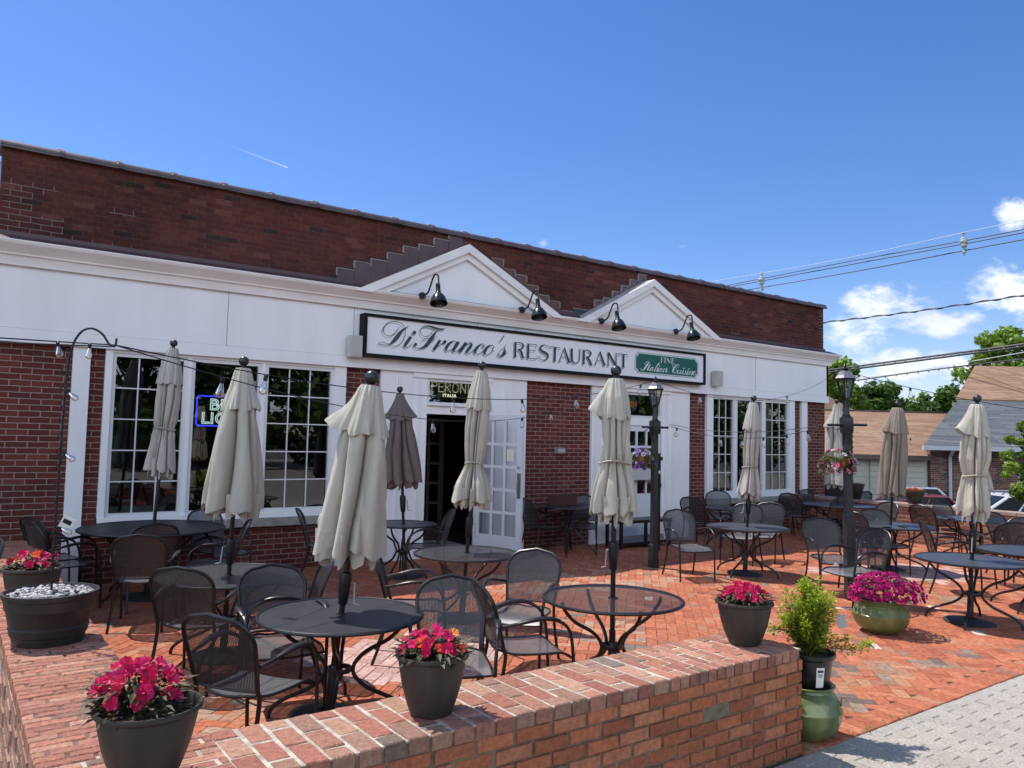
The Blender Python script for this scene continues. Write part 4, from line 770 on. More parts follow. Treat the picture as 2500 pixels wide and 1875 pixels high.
CHAIRS = [
    (1.49, 4.48, 33, 'mesh armchair nearest the camera, turned towards the nearest table just behind the low wall'),
    (1.61, 6.11, 49, 'mesh armchair seen squarely from behind, between the nearest chair and the second mesh table'),
    (1.91, 5.26, -97, 'mesh armchair between the two nearest tables, facing the camera across the nearest table'),
    (1.60, 8.09, 68, 'mesh armchair left of the second mesh table, one rear leg splayed on sunny paving'),
    (1.77, 8.93, 91, 'mesh armchair pushed in towards the large shaded table by the left window, sunlit top rail'),
    (1.08, 9.30, 15, 'mesh armchair behind the pot of pink and white flowers, partly hidden by the shepherd hook'),
    (1.09, 9.80, 25, 'dark shaded armchair against the brick wall, left of the large table under the window'),
    (0.04, 7.90, 200, 'armchair cut off by the left edge of the photo, only one arm showing'),
    (2.35, 8.66, 165, 'armchair right of the second mesh table seen edge-on, its thin back leaning right'),
    (2.69, 9.54, -70, 'dark armchair in the shade between the large table and the left window'),
    (3.96, 9.40, -25, 'dark armchair alone in the shade beneath the right end of the left window'),
    (2.07, 5.79, 165, 'armchair with a pale sunlit back leaning out from behind the widest umbrella'),
    (3.26, 5.82, -30, 'armchair with sunlit seat and arm, facing right towards the table before the open door'),
    (5.02, 8.83, 160, 'armchair with a sunlit back edge beside the small shaded table left of the doorway'),
    (2.69, 4.31, -119, 'armchair behind the middle flower pot, facing the nearest table, its mesh back fully lit'),
    (3.30, 4.33, -18, 'armchair in side view facing right, between the middle flower pot and the see-through table'),
    (3.86, 5.16, -146, 'armchair behind the see-through table, its back showing the edge of the building shadow'),
    (7.75, 9.80, -5, 'black armchair in deep shade between the open door and the brick panel'),
    (8.55, 9.80, 225, 'black armchair in deep shade at the right end of the table against the brick panel'),
    (8.19, 7.20, 248, 'armchair with arms facing the camera, right of the farther lamp post'),
    (10.76, 9.18, 10, 'black shaded armchair in side view left of the small table under the right window'),
    (12.02, 9.80, -133, 'black shaded armchair against the right window frame, behind the small table'),
    (9.99, 7.74, -159, 'armchair behind the round table before the right window, pale sunlit back'),
    (10.46, 7.68, 200, 'armchair turned sideways just right of the pale-backed one before the right window'),
    (13.55, 9.14, 5, 'black shaded armchair in side view below the right end of the right window'),
    (14.34, 9.80, -195, 'black shaded armchair against the white pilaster at the building corner'),
    (9.05, 5.64, -125, 'large sunlit armchair just left of the near lamp post, its back half shaded'),
    (13.42, 8.51, 84, 'armchair seen from behind, pushed towards the shaded corner table, left of the near lamp post'),
    (15.13, 9.00, -206, 'armchair with a shiny back before the white car, right of the shaded corner table'),
    (11.07, 6.29, -11, 'armchair half hidden by the near lamp post, turned towards the blue-grey table'),
    (12.73, 7.18, 165, 'armchair seen edge-on behind the pole of the tan umbrella'),
    (11.16, 6.12, 234, 'armchair behind the blue-grey table, only the middle of its back showing'),
    (8.42, 4.98, 165, 'armchair behind the magenta petunias, its back leaning right'),
    (13.40, 6.48, -10, 'armchair in side view before the brick boundary wall, facing the far right table'),
    (14.02, 6.38, 255, 'armchair right of the side-view one, its back against the dark red car'),
    (10.52, 4.86, -51, 'armchair behind the nearest right-hand table, facing right'),
    (11.65, 4.74, 46, 'armchair with a pale mesh back near the right edge of the photo'),
    (11.98, 4.58, 200, 'armchair cut off by the right edge, only a sliver of its back showing'),
    (12.69, 4.96, -100, 'armchair behind the far right table, its dark top rail showing beside the umbrella'),
]
ch0 = make_chair()
for i, (x, y, rz, lb) in enumerate(CHAIRS):
    r_ = rad(rz-90)
    if i == 0: ch0.location = (x, y, 0); ch0.rotation_euler = (0, 0, r_); ch0['label'] = lb; ch0['group'] = 'mesh armchairs around the patio tables'
    else: dup(ch0, (x, y, 0), r_, lb, 'mesh armchairs around the patio tables')

# ================================================================ TABLES
def make_table(R, H, material, rot, small=False, rz=0.30, nl=4):
    t = thing('patio_table', 'x', 'table')
    m = MB(); nr, na = 10, 48
    ring = [0.022+(R-0.022)*k/nr for k in range(nr+1)]
    for r in ring:
        for k in range(na): m.v.append((r*cos(2*pi*k/na), r*sin(2*pi*k/na), H-0.004-0.0*r))
    for j in range(nr):
        for k in range(na):
            k2 = (k+1) % na; q = (j*na+k, j*na+k2, (j+1)*na+k2, (j+1)*na+k); m.face(q, None, [(m.v[c][0]+5, m.v[c][1]+5) for c in q])
    m.build('tabletop', material, t)
    m = MB(); m.tube([(R*cos(2*pi*k/na), R*sin(2*pi*k/na), H-0.008) for k in range(na)], 0.0125, 8, closed=True); m.tube([(0.03*cos(2*pi*k/12), 0.03*sin(2*pi*k/12), H-0.004) for k in range(12)], 0.008, 6, closed=True); m.build('rim', M_iron, t)
    rr = 0.075
    for k in range(nl):
        a = rot+pi/4*0+2*pi*k/nl; ca, sa = cos(a), sin(a)
        P = crs([((R*0.80)*ca, (R*0.80)*sa, H-0.015), ((R*0.76)*ca, (R*0.76)*sa, H-0.07), (R*0.60*ca, R*0.60*sa, H-0.16), (R*0.34*ca, R*0.34*sa, H-0.235), ((rr+0.035)*ca, (rr+0.035)*sa, H-0.30), ((rr+0.014)*ca, (rr+0.014)*sa, H-0.355), ((rr+0.035)*ca, (rr+0.035)*sa, H-0.41), (R*0.36*ca, R*0.36*sa, H-0.475), (R*0.66*ca, R*0.66*sa, 0.115), (R*0.80*ca, R*0.80*sa, 0.055), (R*0.83*ca, R*0.83*sa, 0.0)], 5)
        m = MB(); m.tube(P, 0.0135, 8); m.build('leg', M_iron, t)
    m = MB(); m.tube([(rr*cos(2*pi*k/20), rr*sin(2*pi*k/20), H-0.355) for k in range(20)], 0.011, 6, closed=True, flat=1.6); m.build('centre_ring', M_iron, t)
    return t
TB = {'T1': (2.17, 4.87, .66, .53, M_tdark, 60, 'round dark metal table nearest the camera, under the widest beige umbrella'),
 'T2': (1.95, 6.63, .66, .56, M_tmesh, 50, 'round mesh table behind the nearest one, under the second umbrella from the left'),
 'T3': (1.90, 9.32, .76, .74, M_tdark, 30, 'large dark round table in the shade against the left window'),
 'T4': (4.35, 6.75, .66, .53, M_tmesh, 20, 'round mesh table in front of the open white door'),
 'T5': (4.12, 4.36, .66, .52, M_tmesh2, 75, 'round see-through mesh table beside the low front wall, showing the brick paving through its top'),
 'T6': (9.19, 7.02, .66, .55, M_tsolid, 10, 'round table in front of the right window, with a fan-patterned umbrella base below'),
 'T7': (11.5, 6.22, .66, .60, M_tsolid, 40, 'round blue-grey table behind the tall lamp post and magenta petunias'),
 'T8': (8.87, 3.91, .66, .54, M_tsolid, 15, 'round slate-grey table at the right edge of the patio, the nearest one on that side'),
 'T9': (10.3, 3.85, .66, .58, M_tsolid, 0, 'round grey table cut off by the right edge of the photo'),
 'T10': (13.9, 6.1, .66, .58, M_tsolid, 30, 'round grey table by the sunlit brick boundary wall, white car behind'),
 'T11': (11.2, 9.0, .68, .42, M_tsolid, 20, 'small dark table in the shade under the right window'),
 'T12': (13.75, 8.45, .70, .66, M_tsolid, 0, 'dark round table in the shade at the far corner of the building'),
 'T13': (4.9, 9.15, .68, .42, M_tsolid, 35, 'small round table in the shade left of the open door, under the dark brown umbrella'),
 'T14': (8.15, 9.65, .76, .52, M_tsolid, 45, 'dark table in deep shade against the brick panel, a planter box on it')}
for k, (x, y, h, r, mt, rot, lb) in TB.items():
    t = make_table(r, h, mt, rad(rot)); t.location = (x, y, 0); t['label'] = lb; t['group'] = 'round metal patio tables'

# ================================================================ UMBRELLAS
def fabric(name, col):
    m = mat(name, col, 0.85, var=0.12, scale=9, bump=0.9, bscale=16, stretch=(1, 1, 0.3), sheen=0.1, spec=0.15, detail=6)
    n, l, p = m.node_tree.nodes, m.node_tree.links, m.node_tree.nodes['Principled BSDF']
    t = n.new('ShaderNodeBsdfTranslucent'); t.inputs[0].default_value = (*[c*0.9 for c in col], 1); mx = n.new('ShaderNodeMixShader'); mx.inputs[0].default_value = 0.09
    l.new(p.outputs[0], mx.inputs[1]); l.new(t.outputs[0], mx.inputs[2]); l.new(mx.outputs[0], n['Material Output'].inputs['Surface']); return m
F_beige = fabric('beige_canvas', (0.47, 0.44, 0.365)); F_brown = fabric('brown_canvas', (0.15, 0.125, 0.115)); F_tan = fabric('tan_canvas', (0.27, 0.225, 0.18)); F_grey = fabric('grey_canvas', (0.42, 0.40, 0.36))
def canopy(zt, zb, prof, seed, fab, parent, depth=0.35, hem=0.05, tie=None, off=(0, 0), n=264, mz=64):
    """closed canopy between zt and zb: broad cloth panels that bulge between a few deep, drifting creases"""
    rnd = random.Random(seed); nc = rnd.choice((9, 10, 11)); cr = []
    for k in range(nc): cr.append((2*pi*(k+rnd.uniform(-.32, .32))/nc, rnd.uniform(-.35, .35), depth*rnd.uniform(0.6, 1.6), rnd.choice((0.05, 0.07, 0.10, 0.15)), rnd.uniform(0, 6)))
    sm = [(rnd.uniform(0, 2*pi), rnd.uniform(0.2, 0.95), rnd.uniform(0.12, 0.3), rnd.uniform(0.04, 0.1), rnd.uniform(-1, 1)) for _ in range(16)]
    ph = rnd.uniform(0, 6.28); lob = [(a, rnd.uniform(0, 6.28), rnd.uniform(.03, .08)) for a in (2, 3, 5)]
    def R(th, t):
        r = interp(prof, t)*0.90; s = 1.0; up = max(0.0, 1-t/0.33)
        near = 9
        for a, d, dp, w, p in cr:
            da = abs((th-a-d*t-0.10*sin(5*t+p)+pi) % (2*pi)-pi); near = min(near, da); s -= dp*(0.35+0.65*min(1, t*2.2))*math.exp(-(da/w)**1.3)
        s += 0.05*min(1, near/0.3)
        s += up*0.09*cos(16*th+ph)
        if tie: g = math.exp(-((t-tie)/0.085)**2); s += g*0.10*cos(21*th+ph)+g*0.06*cos(34*th)
        for a, b, c in lob: s += c*sin(a*th+b+2*t)*min(1, t*2)
        for (a, tt, w1, w2, am) in sm:
            da = (th-a+pi) % (2*pi)-pi; x = (t-tt-0.25*da)/w2; s += 0.055*am*math.exp(-(da/w1)**2-x*x)*1.6
        return r*max(0.18, s)
    def hemd(th, t):
        near = min(abs((th-a-d+pi) % (2*pi)-pi) for a, d, dp, w, p in cr); return (-hem*min(1, near/0.3)+0.012*sin(7*th+ph))*t**7
    m = MB()
    for j in range(mz+1):
        t = j/mz
        for k in range(n):
            th = 2*pi*k/n; r = R(th, t); m.v.append((r*cos(th)+off[0]*t, r*sin(th)+off[1]*t, lerp(zt, zb, t)+hemd(th, t)))
    for j in range(mz):
        for k in range(n): k2 = (k+1) % n; m.face((j*n+k, (j+1)*n+k, (j+1)*n+k2, j*n+k2))
    m.build('canopy', fab, parent, ang=1.3)
    # the inner folds of the panels, hanging a little below the hem
    m = MB(); q = 120; H = zt-zb
    for j in range(9):
        s = j/8
        for k in range(q):
            th = 2*pi*k/q; r = interp(prof, 1)*(0.62+0.20*cos(9*th+ph)+0.08*cos(17*th))*(1-0.10*s); m.v.append((r*cos(th)+off[0], r*sin(th)+off[1], zb+0.10-s*(0.15+hem*0.8+0.030*cos(9*th+ph+.6)+0.018*cos(14*th))))
    for j in range(8):
        for k in range(q): k2 = (k+1) % q; m.face((j*q+k, (j+1)*q+k, (j+1)*q+k2, j*q+k2))
    m.build('inner_folds', fab, parent, ang=1.3)
def vent(zt, H, prof, seed, fab, parent, wing=None, T=0.30, n=200, mz=26, off=(0, 0), flare=0.004):
    rnd = random.Random(seed+99); ph = rnd.uniform(0, 6.28); cr = [(2*pi*(k+rnd.uniform(-.2, .2))/8+ph, rnd.uniform(0.12, 0.30), rnd.uniform(0.10, 0.2)) for k in range(8)]
    m = MB()
    for j in range(mz+1):
        s = j/mz; t = s*T
        for k in range(n):
            th = 2*pi*k/n; g = 1.0; near = 9
            for a, dp, w in cr:
                da = abs((th-a+pi) % (2*pi)-pi); near = min(near, da); g -= dp*(0.3+0.7*s)*math.exp(-(da/w)**1.4)
            g += 0.05*cos(16*th+ph)*(1-s)+0.025*cos(24*th)*s
            r = (interp(prof, t)*0.97+0.010+flare*s*s)*g; dz = 0.0
            if wing:
                for (a, wt, ww, wa) in wing:
                    da = (th-a+pi) % (2*pi)-pi; e = math.exp(-(da/0.42)**2)*s**1.5; r += interp(prof, t)*wa*e; dz += 0.10*wa*e
            dz -= 0.022*min(1, near/0.35)*s**5+0.008*sin(5*th+ph)*s**5
            m.v.append((r*cos(th)+off[0]*t, r*sin(th)+off[1]*t, zt-H*t+dz+0.004))
    for j in range(mz):
        for k in range(n): k2 = (k+1) % n; m.face((j*n+k, (j+1)*n+k, (j+1)*n+k2, j*n+k2))
    m.build('vent_flap', fab, parent, ang=1.3)
def umbrella(x, y, ztop, zhem, prof, seed, fab, lb, tie=None, crank=None, wing=None, vt=0.30, depth=0.45, base=True, vw=None, hem=0.045, off=(0, 0), lean=(0, 0), fin=0.042, dark=False):
    t = thing('patio_umbrella', lb, 'umbrella', (x, y, 0), 0, 'closed umbrellas standing through the tables')
    m = MB(); m.tube([(0, 0, 0.03), (0, 0, ztop-0.09)], 0.019, 14); m.tube([(0, 0, 0.03), (0, 0, 0.42)], 0.025, 14); m.build('pole', M_black, t)
    m = MB(); m.lathe([(0.022, ztop-0.125), (0.036, ztop-0.115), (0.034, ztop-0.10), (0.016, ztop-0.09), (0.016, ztop-0.078)], 16); m.sphere((0, 0, ztop-fin), fin, 20, 14); m.build('finial', mat('finial_plastic', (0.02, 0.02, 0.02), 0.42) if not fab is F_beige else M_fin, t)
    zt = ztop-0.11; H = zt-zhem
    canopy(zt, zhem, prof, seed, fab, t, depth, hem, tie=tie, off=off)
    vent(zt+0.004, H, prof, seed, fab, t, wing=wing if wing else vw, T=vt, off=off)
    if tie:
        tr = interp(prof, tie); m = MB(); P = [(1.06*tr*cos(2*pi*k/24)+off[0]*tie, 1.06*tr*sin(2*pi*k/24)+off[1]*tie, zt-H*tie+0.012*sin(4*pi*k/24)) for k in range(24)]; m.tube(P, 0.013, 6, closed=True, flat=0.5); m.build('tie_strap', fab, t)
    if crank:
        zc, a = crank; m = MB(); m.lathe([(0.02, zc-0.12), (0.03, zc-0.11), (0.038, zc-0.02), (0.040, zc+0.06), (0.036, zc+0.09), (0.02, zc+0.10)], 14); m.build('crank_housing', M_black, t)
        ca, sa = cos(a), sin(a); m = MB(); m.tube([(0.035*ca, 0.035*sa, zc+0.03), (0.062*ca, 0.062*sa, zc+0.03), (0.072*ca, 0.072*sa, zc-0.10), (0.11*ca, 0.11*sa, zc-0.11)], 0.006, 6); m.build('crank_handle', mat('crank_grey', (0.35, 0.33, 0.31), 0.4), t)
    if base:
        m = MB(); pr = [(0.245, 0.0), (0.25, 0.008), (0.24, 0.018), (0.15, 0.035), (0.06, 0.05), (0.035, 0.06), (0.03, 0.30), (0.024, 0.30)]; m.lathe(pr[:5], 64, rib=32, riba=0.010); m.build('base_plate', mat('cast_iron', (0.03, 0.032, 0.034), 0.6, 0.3, bump=0.6, bscale=60), t)
        m = MB(); m.lathe([(0.032, 0.045), (0.030, 0.33), (0.026, 0.335)], 16); m.sphere((0.05, 0, 0.24), 0.014, 8, 6); m.build('base_sleeve', M_black, t)
    t.rotation_euler = (lean[0], lean[1], 0)
    return t
M_fin = mat('finial_black', (0.018, 0.02, 0.02), 0.35)
tied = lambda a, w, b, tt=0.70: [(0, .045), (.03, .058), (.15, a*.72), (.28, a*0.93), (.45, a), (.6, a*.9), (tt-.03, w), (tt, w*.92), (tt+.04, w*1.1), (tt+.15, b*.82), (1, b)]
free = lambda b, c=1.0: [(0, .05), (.04, .066), (.15, b*.36*c), (.28, b*.55*c), (.5, b*.74), (.7, b*.88), (.9, b), (1, b*1.02)]
aL = rad(144)                                    # the direction that shows as left in the picture
umbrella(1.867, 9.327, 2.85, 1.42, tied(.145, .11, .175, .68), 1, F_grey, 'tall beige umbrella tied at the waist, standing on the large table by the left window', tie=.68, lean=(0.010, 0.050))
umbrella(1.935, 6.634, 2.47, 1.23, free(.27), 2, F_beige, 'loose beige umbrella second from the left, in front of the neon sign window', crank=(.86, rad(170)), vw=[(rad(-40), 1, 1, .1)], lean=(0.006, 0.022))
umbrella(2.117, 4.898, 2.28, 1.10, [(0, .052), (.03, .07), (.15, .105), (.28, .155), (.5, .20), (.7, .235), (.9, .262), (1, .27)], 3, F_beige, 'nearest and widest beige umbrella, hanging loose with a flared upper flap on its left', crank=(.84, rad(-35)), wing=[(aL, 1, 1, .75)], depth=.44, fin=.048, lean=(0.043, 0.080))
umbrella(4.933, 9.130, 2.48, 1.25, [(0, .04), (.05, .055), (.28, .15), (.5, .19), (.8, .25), (1, .28)], 4, F_brown, 'dark brown umbrella hanging loose in the shade beside the open door', crank=(.95, 0), depth=.4, wing=[(aL, 1, 1, .4), (rad(-36), 1, 1, .4)], lean=(-0.030, -0.050))
umbrella(4.320, 6.770, 2.62, 1.22, tied(.135, .095, .235, .73), 5, F_beige, 'slim beige umbrella tied low, in front of the open white door', tie=.73, crank=(.93, rad(-36)), lean=(0.030, 0.045))
umbrella(4.12, 4.36, 2.41, 1.32, [(0, .045), (.03, .06), (.15, .10), (.28, .115), (.45, .105), (.58, .11), (.66, .105), (.8, .145), (1, .172)], 6, F_beige, 'beige umbrella with a flared flap, standing in the see-through table by the front wall', tie=.64, crank=(.98, rad(100)), wing=[(aL, 1, 1, .75)], depth=.40)
umbrella(9.172, 7.045, 2.51, 1.16, tied(.13, .11, .195, .73), 7, F_grey, 'beige umbrella tied at the waist in front of the right window', tie=.73, crank=(.95, rad(140)), lean=(0.038, 0.027))
umbrella(14.0, 8.6, 2.72, 1.10, [(0, .05), (.1, .09), (.28, .19), (.5, .22), (.75, .25), (1, .28)], 8, F_grey, 'beige umbrella behind the tall lamp post, partly hidden by the pink hanging basket', wing=[(aL, 1, 1, .4)])
umbrella(11.512, 6.256, 2.52, 1.15, [(0, .06), (.03, .08), (.15, .12), (.28, .15), (.34, .165), (.5, .18), (.75, .19), (1, .20)], 9, F_tan, 'darker tan umbrella hanging straight, just right of the lamp post', wing=[(aL, 1, 1, .5), (rad(-36), 1, 1, .2)], depth=.3, lean=(0.054, 0.027))
umbrella(8.859, 3.936, 2.41, 1.19, [(0, .05), (.03, .068), (.15, .10), (.28, .125), (.4, .145), (.52, .15), (.64, .115), (.67, .10), (.71, .115), (.85, .155), (.95, .17), (1, .155)], 10, F_beige, 'beige umbrella with a left flared flap, tied low, nearest on the right side', tie=.68, crank=(.86, rad(200)), wing=[(aL, 1, 1, .8)], hem=.07, lean=(0.040, 0.017))
umbrella(13.95, 6.0, 2.52, 1.15, tied(.15, .10, .2, .7), 12, F_grey, 'beige umbrella almost hidden behind the right-hand one', tie=.7)
umbrella(10.42, 3.72, 2.5, 1.17, tied(.16, .12, .25, .7), 13, F_beige, 'beige umbrella cut off at the right edge of the photo', tie=.7)
# ================================================================ PLANTERS AND FLOWERS
def leafcol(g=1.0, warm=0.0):
    k = random.uniform(0.55, 1.35)*g; return (k*(1+warm*random.random()), k, k*random.uniform(0.7, 1.0))
def add_leaf(m, p, d, up, ln, w, col, fold=0.25):
    d = Vector(d).normalized(); s = d.cross(Vector(up)); s = s.normalized() if s.length > 1e-4 else Vector((1, 0, 0)); n = s.cross(d)
    p = Vector(p); i = len(m.v)
    pts = [p, p+d*ln*0.45+s*w*0.5+n*fold*w, p+d*ln-n*ln*0.12, p+d*ln*0.45-s*w*0.5+n*fold*w, p+d*ln*0.5]
    m.v += [tuple(q) for q in pts]; m.face((i, i+1, i+4), col); m.face((i+1, i+2, i+4), col); m.face((i+2, i+3, i+4), col); m.face((i+3, i, i+4), col)
def add_flower(m, p, nrm, r, col, petals=5, cup=0.25):
    nrm = Vector(nrm).normalized(); a = nrm.cross(Vector((0.3, 0.2, 1))); a.normalize(); b = nrm.cross(a); p = Vector(p); ph = random.uniform(0, 6)
    for k in range(petals):
        th = ph+2*pi*k/petals; i = len(m.v); rr = r*random.uniform(0.85, 1.15); c = tuple(x*random.uniform(0.8, 1.2) for x in col)
        m.v.append(tuple(p)); q = 6
        for j in range(q+1):
            t = th+(j/q-0.5)*2*pi/petals*1.25; e = rr*(0.80+0.20*sin(pi*j/q))
            m.v.append(tuple(p+(a*cos(t)+b*sin(t))*e+nrm*(cup*e*(0.7+0.6*sin(j*2.1+k))+0.002*k)))
        for j in range(q): m.face((i, i+1+j, i+2+j), c)
L_imp = leafmat('impatiens_leaf', (0.05, 0.06, 0.03), 0.6, 0.15); L_green = leafmat('green_leaf', (0.075, 0.14, 0.03), 0.4, 0.25); L_box = leafmat('boxwood_leaf', (0.30, 0.40, 0.04), 0.35, 0.35)
L_pink = leafmat('pink_petal', (0.60, 0.008, 0.085), 0.55, 0.25); L_mag = leafmat('magenta_petal', (0.42, 0.004, 0.16), 0.6, 0.25); L_lp = leafmat('light_pink_petal', (0.80, 0.17, 0.33), 0.55, 0.25); L_or = leafmat('orange_petal', (0.85, 0.13, 0.03), 0.5, 0.25)
L_pur = leafmat('purple_petal', (0.22, 0.08, 0.42), 0.55, 0.25); L_wht = leafmat('white_petal', (0.72, 0.66, 0.70), 0.55, 0.2); L_suc = leafmat('russet_succulent', (0.42, 0.17, 0.10), 0.5, 0.15)
def pot(t, R, H, rb, mt=None, z0=0.0, ribs=22, soil=True):
    m = MB(); m.lathe([(rb*0.9, z0), (rb, z0+0.004), (lerp(rb, R, .30)*1.01, z0+H*.22), (lerp(rb, R, .62)*1.01, z0+H*.5), (lerp(rb, R, .86), z0+H*.8), (R*.955, z0+H*.90)], 66, capb=True, rib=ribs, riba=0.006)
    m.build('pot_body', mt or M_pot, t)
    m = MB(); m.lathe([(R*.955, z0+H*.895), (R*1.0, z0+H*.915), (R*1.045, z0+H*.94), (R*1.05, z0+H*.975), (R*1.03, z0+H), (R*.99, z0+H*1.0), (R*.945, z0+H*.97), (R*.90, z0+H*.80)], 48); m.build('pot_rim', mt or M_pot, t)
    if soil: m = MB(); m.lathe([(R*.93, z0+H*.86), (R*.5, z0+H*.88), (0.001, z0+H*.9)], 24); m.build('soil', M_soil, t)
def impatiens(t, R, zs, hgt, seed, nfl=26, nlf=150, mats=None, off=(0, 0), fr=0.029):
    random.seed(seed); m = MB(); f = MB(); g = MB()
    for k in range(nlf):
        a = random.uniform(0, 2*pi); rr = R*sqrt(random.random())*0.95; z = zs+hgt*random.uniform(0.05, 0.85)*(1-0.35*(rr/R)**2); d = (cos(a), sin(a), random.uniform(-0.35, 0.7)); c = leafcol(1.0, 0.6)
        if random.random() < 0.10: c = (2.2, 2.4, 1.9)
        add_leaf(m, (rr*cos(a)+off[0], rr*sin(a)+off[1], z), d, (0, 0, 1), random.uniform(0.04, 0.075), random.uniform(0.018, 0.028), c)
    for k in range(46):
        a = random.uniform(0, 2*pi); rr = R*random.random()*0.7; m.tube([(rr*0.3*cos(a)+off[0], rr*0.3*sin(a)+off[1], zs-0.01), (rr*cos(a)+off[0], rr*sin(a)+off[1], zs+hgt*0.6)], 0.0025, 4, col=(0.9, 0.5, 0.4))
    for k in range(nfl):
        a = 2.4*k+random.uniform(-.3, .3); rr = R*sqrt((k+0.6)/nfl)*0.98; z = zs+hgt*(0.98-0.52*(rr/R)**2)+random.uniform(-0.02, 0.015)
        tgt = f
        if mats and random.random() < mats: tgt = g
        nv = (cos(a)*rr/R*0.9+random.uniform(-.35, .35)-0.25, sin(a)*rr/R*0.9+random.uniform(-.35, .35)-0.45, random.uniform(0.35, 1.0))
        c = random.choice(((1, 1, 1), (0.8, 0.6, 0.8), (1.1, 2.2, 1.6)))
        add_flower(tgt, (rr*cos(a)+off[0], rr*sin(a)+off[1], z), nv, fr*random.uniform(0.8, 1.2), c)
    m.build('foliage', L_imp, t, smooth=False); f.build('blossoms', L_pink, t, smooth=False)
    if g.v: g.build('orange_blossoms', L_or, t, smooth=False)
GP = 'charcoal flower pots on the low walls'
p1 = thing('flower_pot', 'charcoal pot of bright pink impatiens on the near corner of the low wall, the largest', 'flower pot', (0.63, 3.01, WT), 0, GP); pot(p1, 0.172, 0.265, 0.095); impatiens(p1, 0.150, 0.23, 0.175, 11, 42, 260, off=(-0.03, 0.02), fr=0.0255)
p2 = thing('flower_pot', 'charcoal pot of pink and orange impatiens in the middle of the low front wall', 'flower pot', (1.81, 3.07, WT), 0, GP); pot(p2, 0.156, 0.265, 0.092); impatiens(p2, 0.15, 0.235, 0.115, 12, 34, 190, mats=0.22, fr=0.0225)
p3 = thing('flower_pot', 'charcoal pot of red-pink impatiens near the right end of the low front wall', 'flower pot', (4.02, 3.09, WT), 0, GP); pot(p3, 0.166, 0.26, 0.09); impatiens(p3, 0.135, 0.23, 0.125, 13, 58, 170, fr=0.0215)
p4 = thing('flower_pot', 'charcoal pot of pink and white flowers behind the black barrel planter', 'flower pot', (0.53, 6.26, WT), 0, GP); pot(p4, 0.18, 0.27, 0.11); impatiens(p4, 0.15, 0.23, 0.14, 14, 20, 130, mats=0.1)
# barrel with river stones
bp = thing('barrel_planter', 'black half-barrel planter filled with pale river stones on the left low wall', 'planter', (0.54, 5.23, WT)); bp.scale = (0.92, 0.92, 0.96)
m = MB(); m.lathe([(0.185, 0), (0.195, 0.004), (0.205, 0.05), (0.212, 0.055), (0.222, 0.10), (0.218, 0.105), (0.240, 0.20), (0.246, 0.205), (0.255, 0.262), (0.264, 0.268), (0.268, 0.285), (0.268, 0.298), (0.255, 0.30), (0.247, 0.29), (0.235, 0.22)], 64, capb=True, rib=24, riba=0.002); m.build('barrel_body', mat('barrel_resin', (0.022, 0.02, 0.019), 0.45, var=0.3, scale=12, stretch=(1, 1, 0.15), bump=0.3, bscale=30), bp)
m = MB(); m.lathe([(0.245, 0.262), (0.001, 0.266)], 24); m.build('gravel_bed', M_soil, bp)
random.seed(5); m = MB()
for k in range(430):
    a = random.uniform(0, 2*pi); r = 0.232*sqrt(random.random()); s = random.uniform(0.008, 0.018); i = len(m.v); g = random.choice((0.42, 0.33, 0.24, 0.15, 0.37)); m.sphere((0, 0, 0), s, 7, 5, sq=0.55, col=(g, g*0.98, g*0.94))
    m.xf(Matrix.Translation((r*cos(a), r*sin(a), 0.275+random.uniform(0, 0.016)+0.012*(1-r/0.235))) @ Matrix.Rotation(random.uniform(0, 3), 4, 'Z') @ Matrix.Rotation(random.uniform(-.5, .5), 4, 'X') @ Matrix.Scale(random.uniform(0.6, 1), 4, (0, 1, 0)), i)
o = m.build('river_stones', mat('river_stone', (0.5, 0.5, 0.5), 0.6, attr=True, var=0.15, scale=60), bp); o['kind'] = 'stuff'
hk = thing('shepherd_hook', 'tall black shepherd hook rising from the barrel of stones, holding up the string lights', 'garden hook', (0.54, 5.23, WT+0.25))
m = MB(); ux, uy = 0.81, -0.585
P = [(0, 0, 0), (0.0, 0, 0.6), (0.01*ux, 0.01*uy, 1.2), (0.03*ux, 0.03*uy, 1.42), (0.075*ux, 0.075*uy, 1.525), (0.14*ux, 0.14*uy, 1.555), (0.205*ux, 0.205*uy, 1.525), (0.25*ux, 0.25*uy, 1.465), (0.285*ux, 0.285*uy, 1.455), (0.292*ux, 0.292*uy, 1.50)]
m.tube(crs(P, 6), 0.0065, 8); m.build('hook_rod', M_black, hk)
random.seed(4); m = MB(); P = [(0.016*cos(t*1.1), 0.016*sin(t*1.1), 0.03+t*0.0165) for t in range(0, 86)]; m.tube(P, 0.003, 5); m.build('wound_cord', M_black, hk)
m = MB(); m.box(-0.0, 0.075, -0.004, 0.0, -0.02, 0.05); o = m.build('price_tag', mat('tag_paper', (0.6, 0.6, 0.56), 0.6), hk, smooth=False); o.location = (0.02, -0.02, 0.42); o.rotation_euler = (0, rad(25), rad(-25))
m = MB(); m.box(0.010, 0.058, -0.0055, -0.0045, 0.01, 0.035); o2 = m.build('print', M_black, hk, smooth=False); o2.location = o.location; o2.rotation_euler = o.rotation_euler
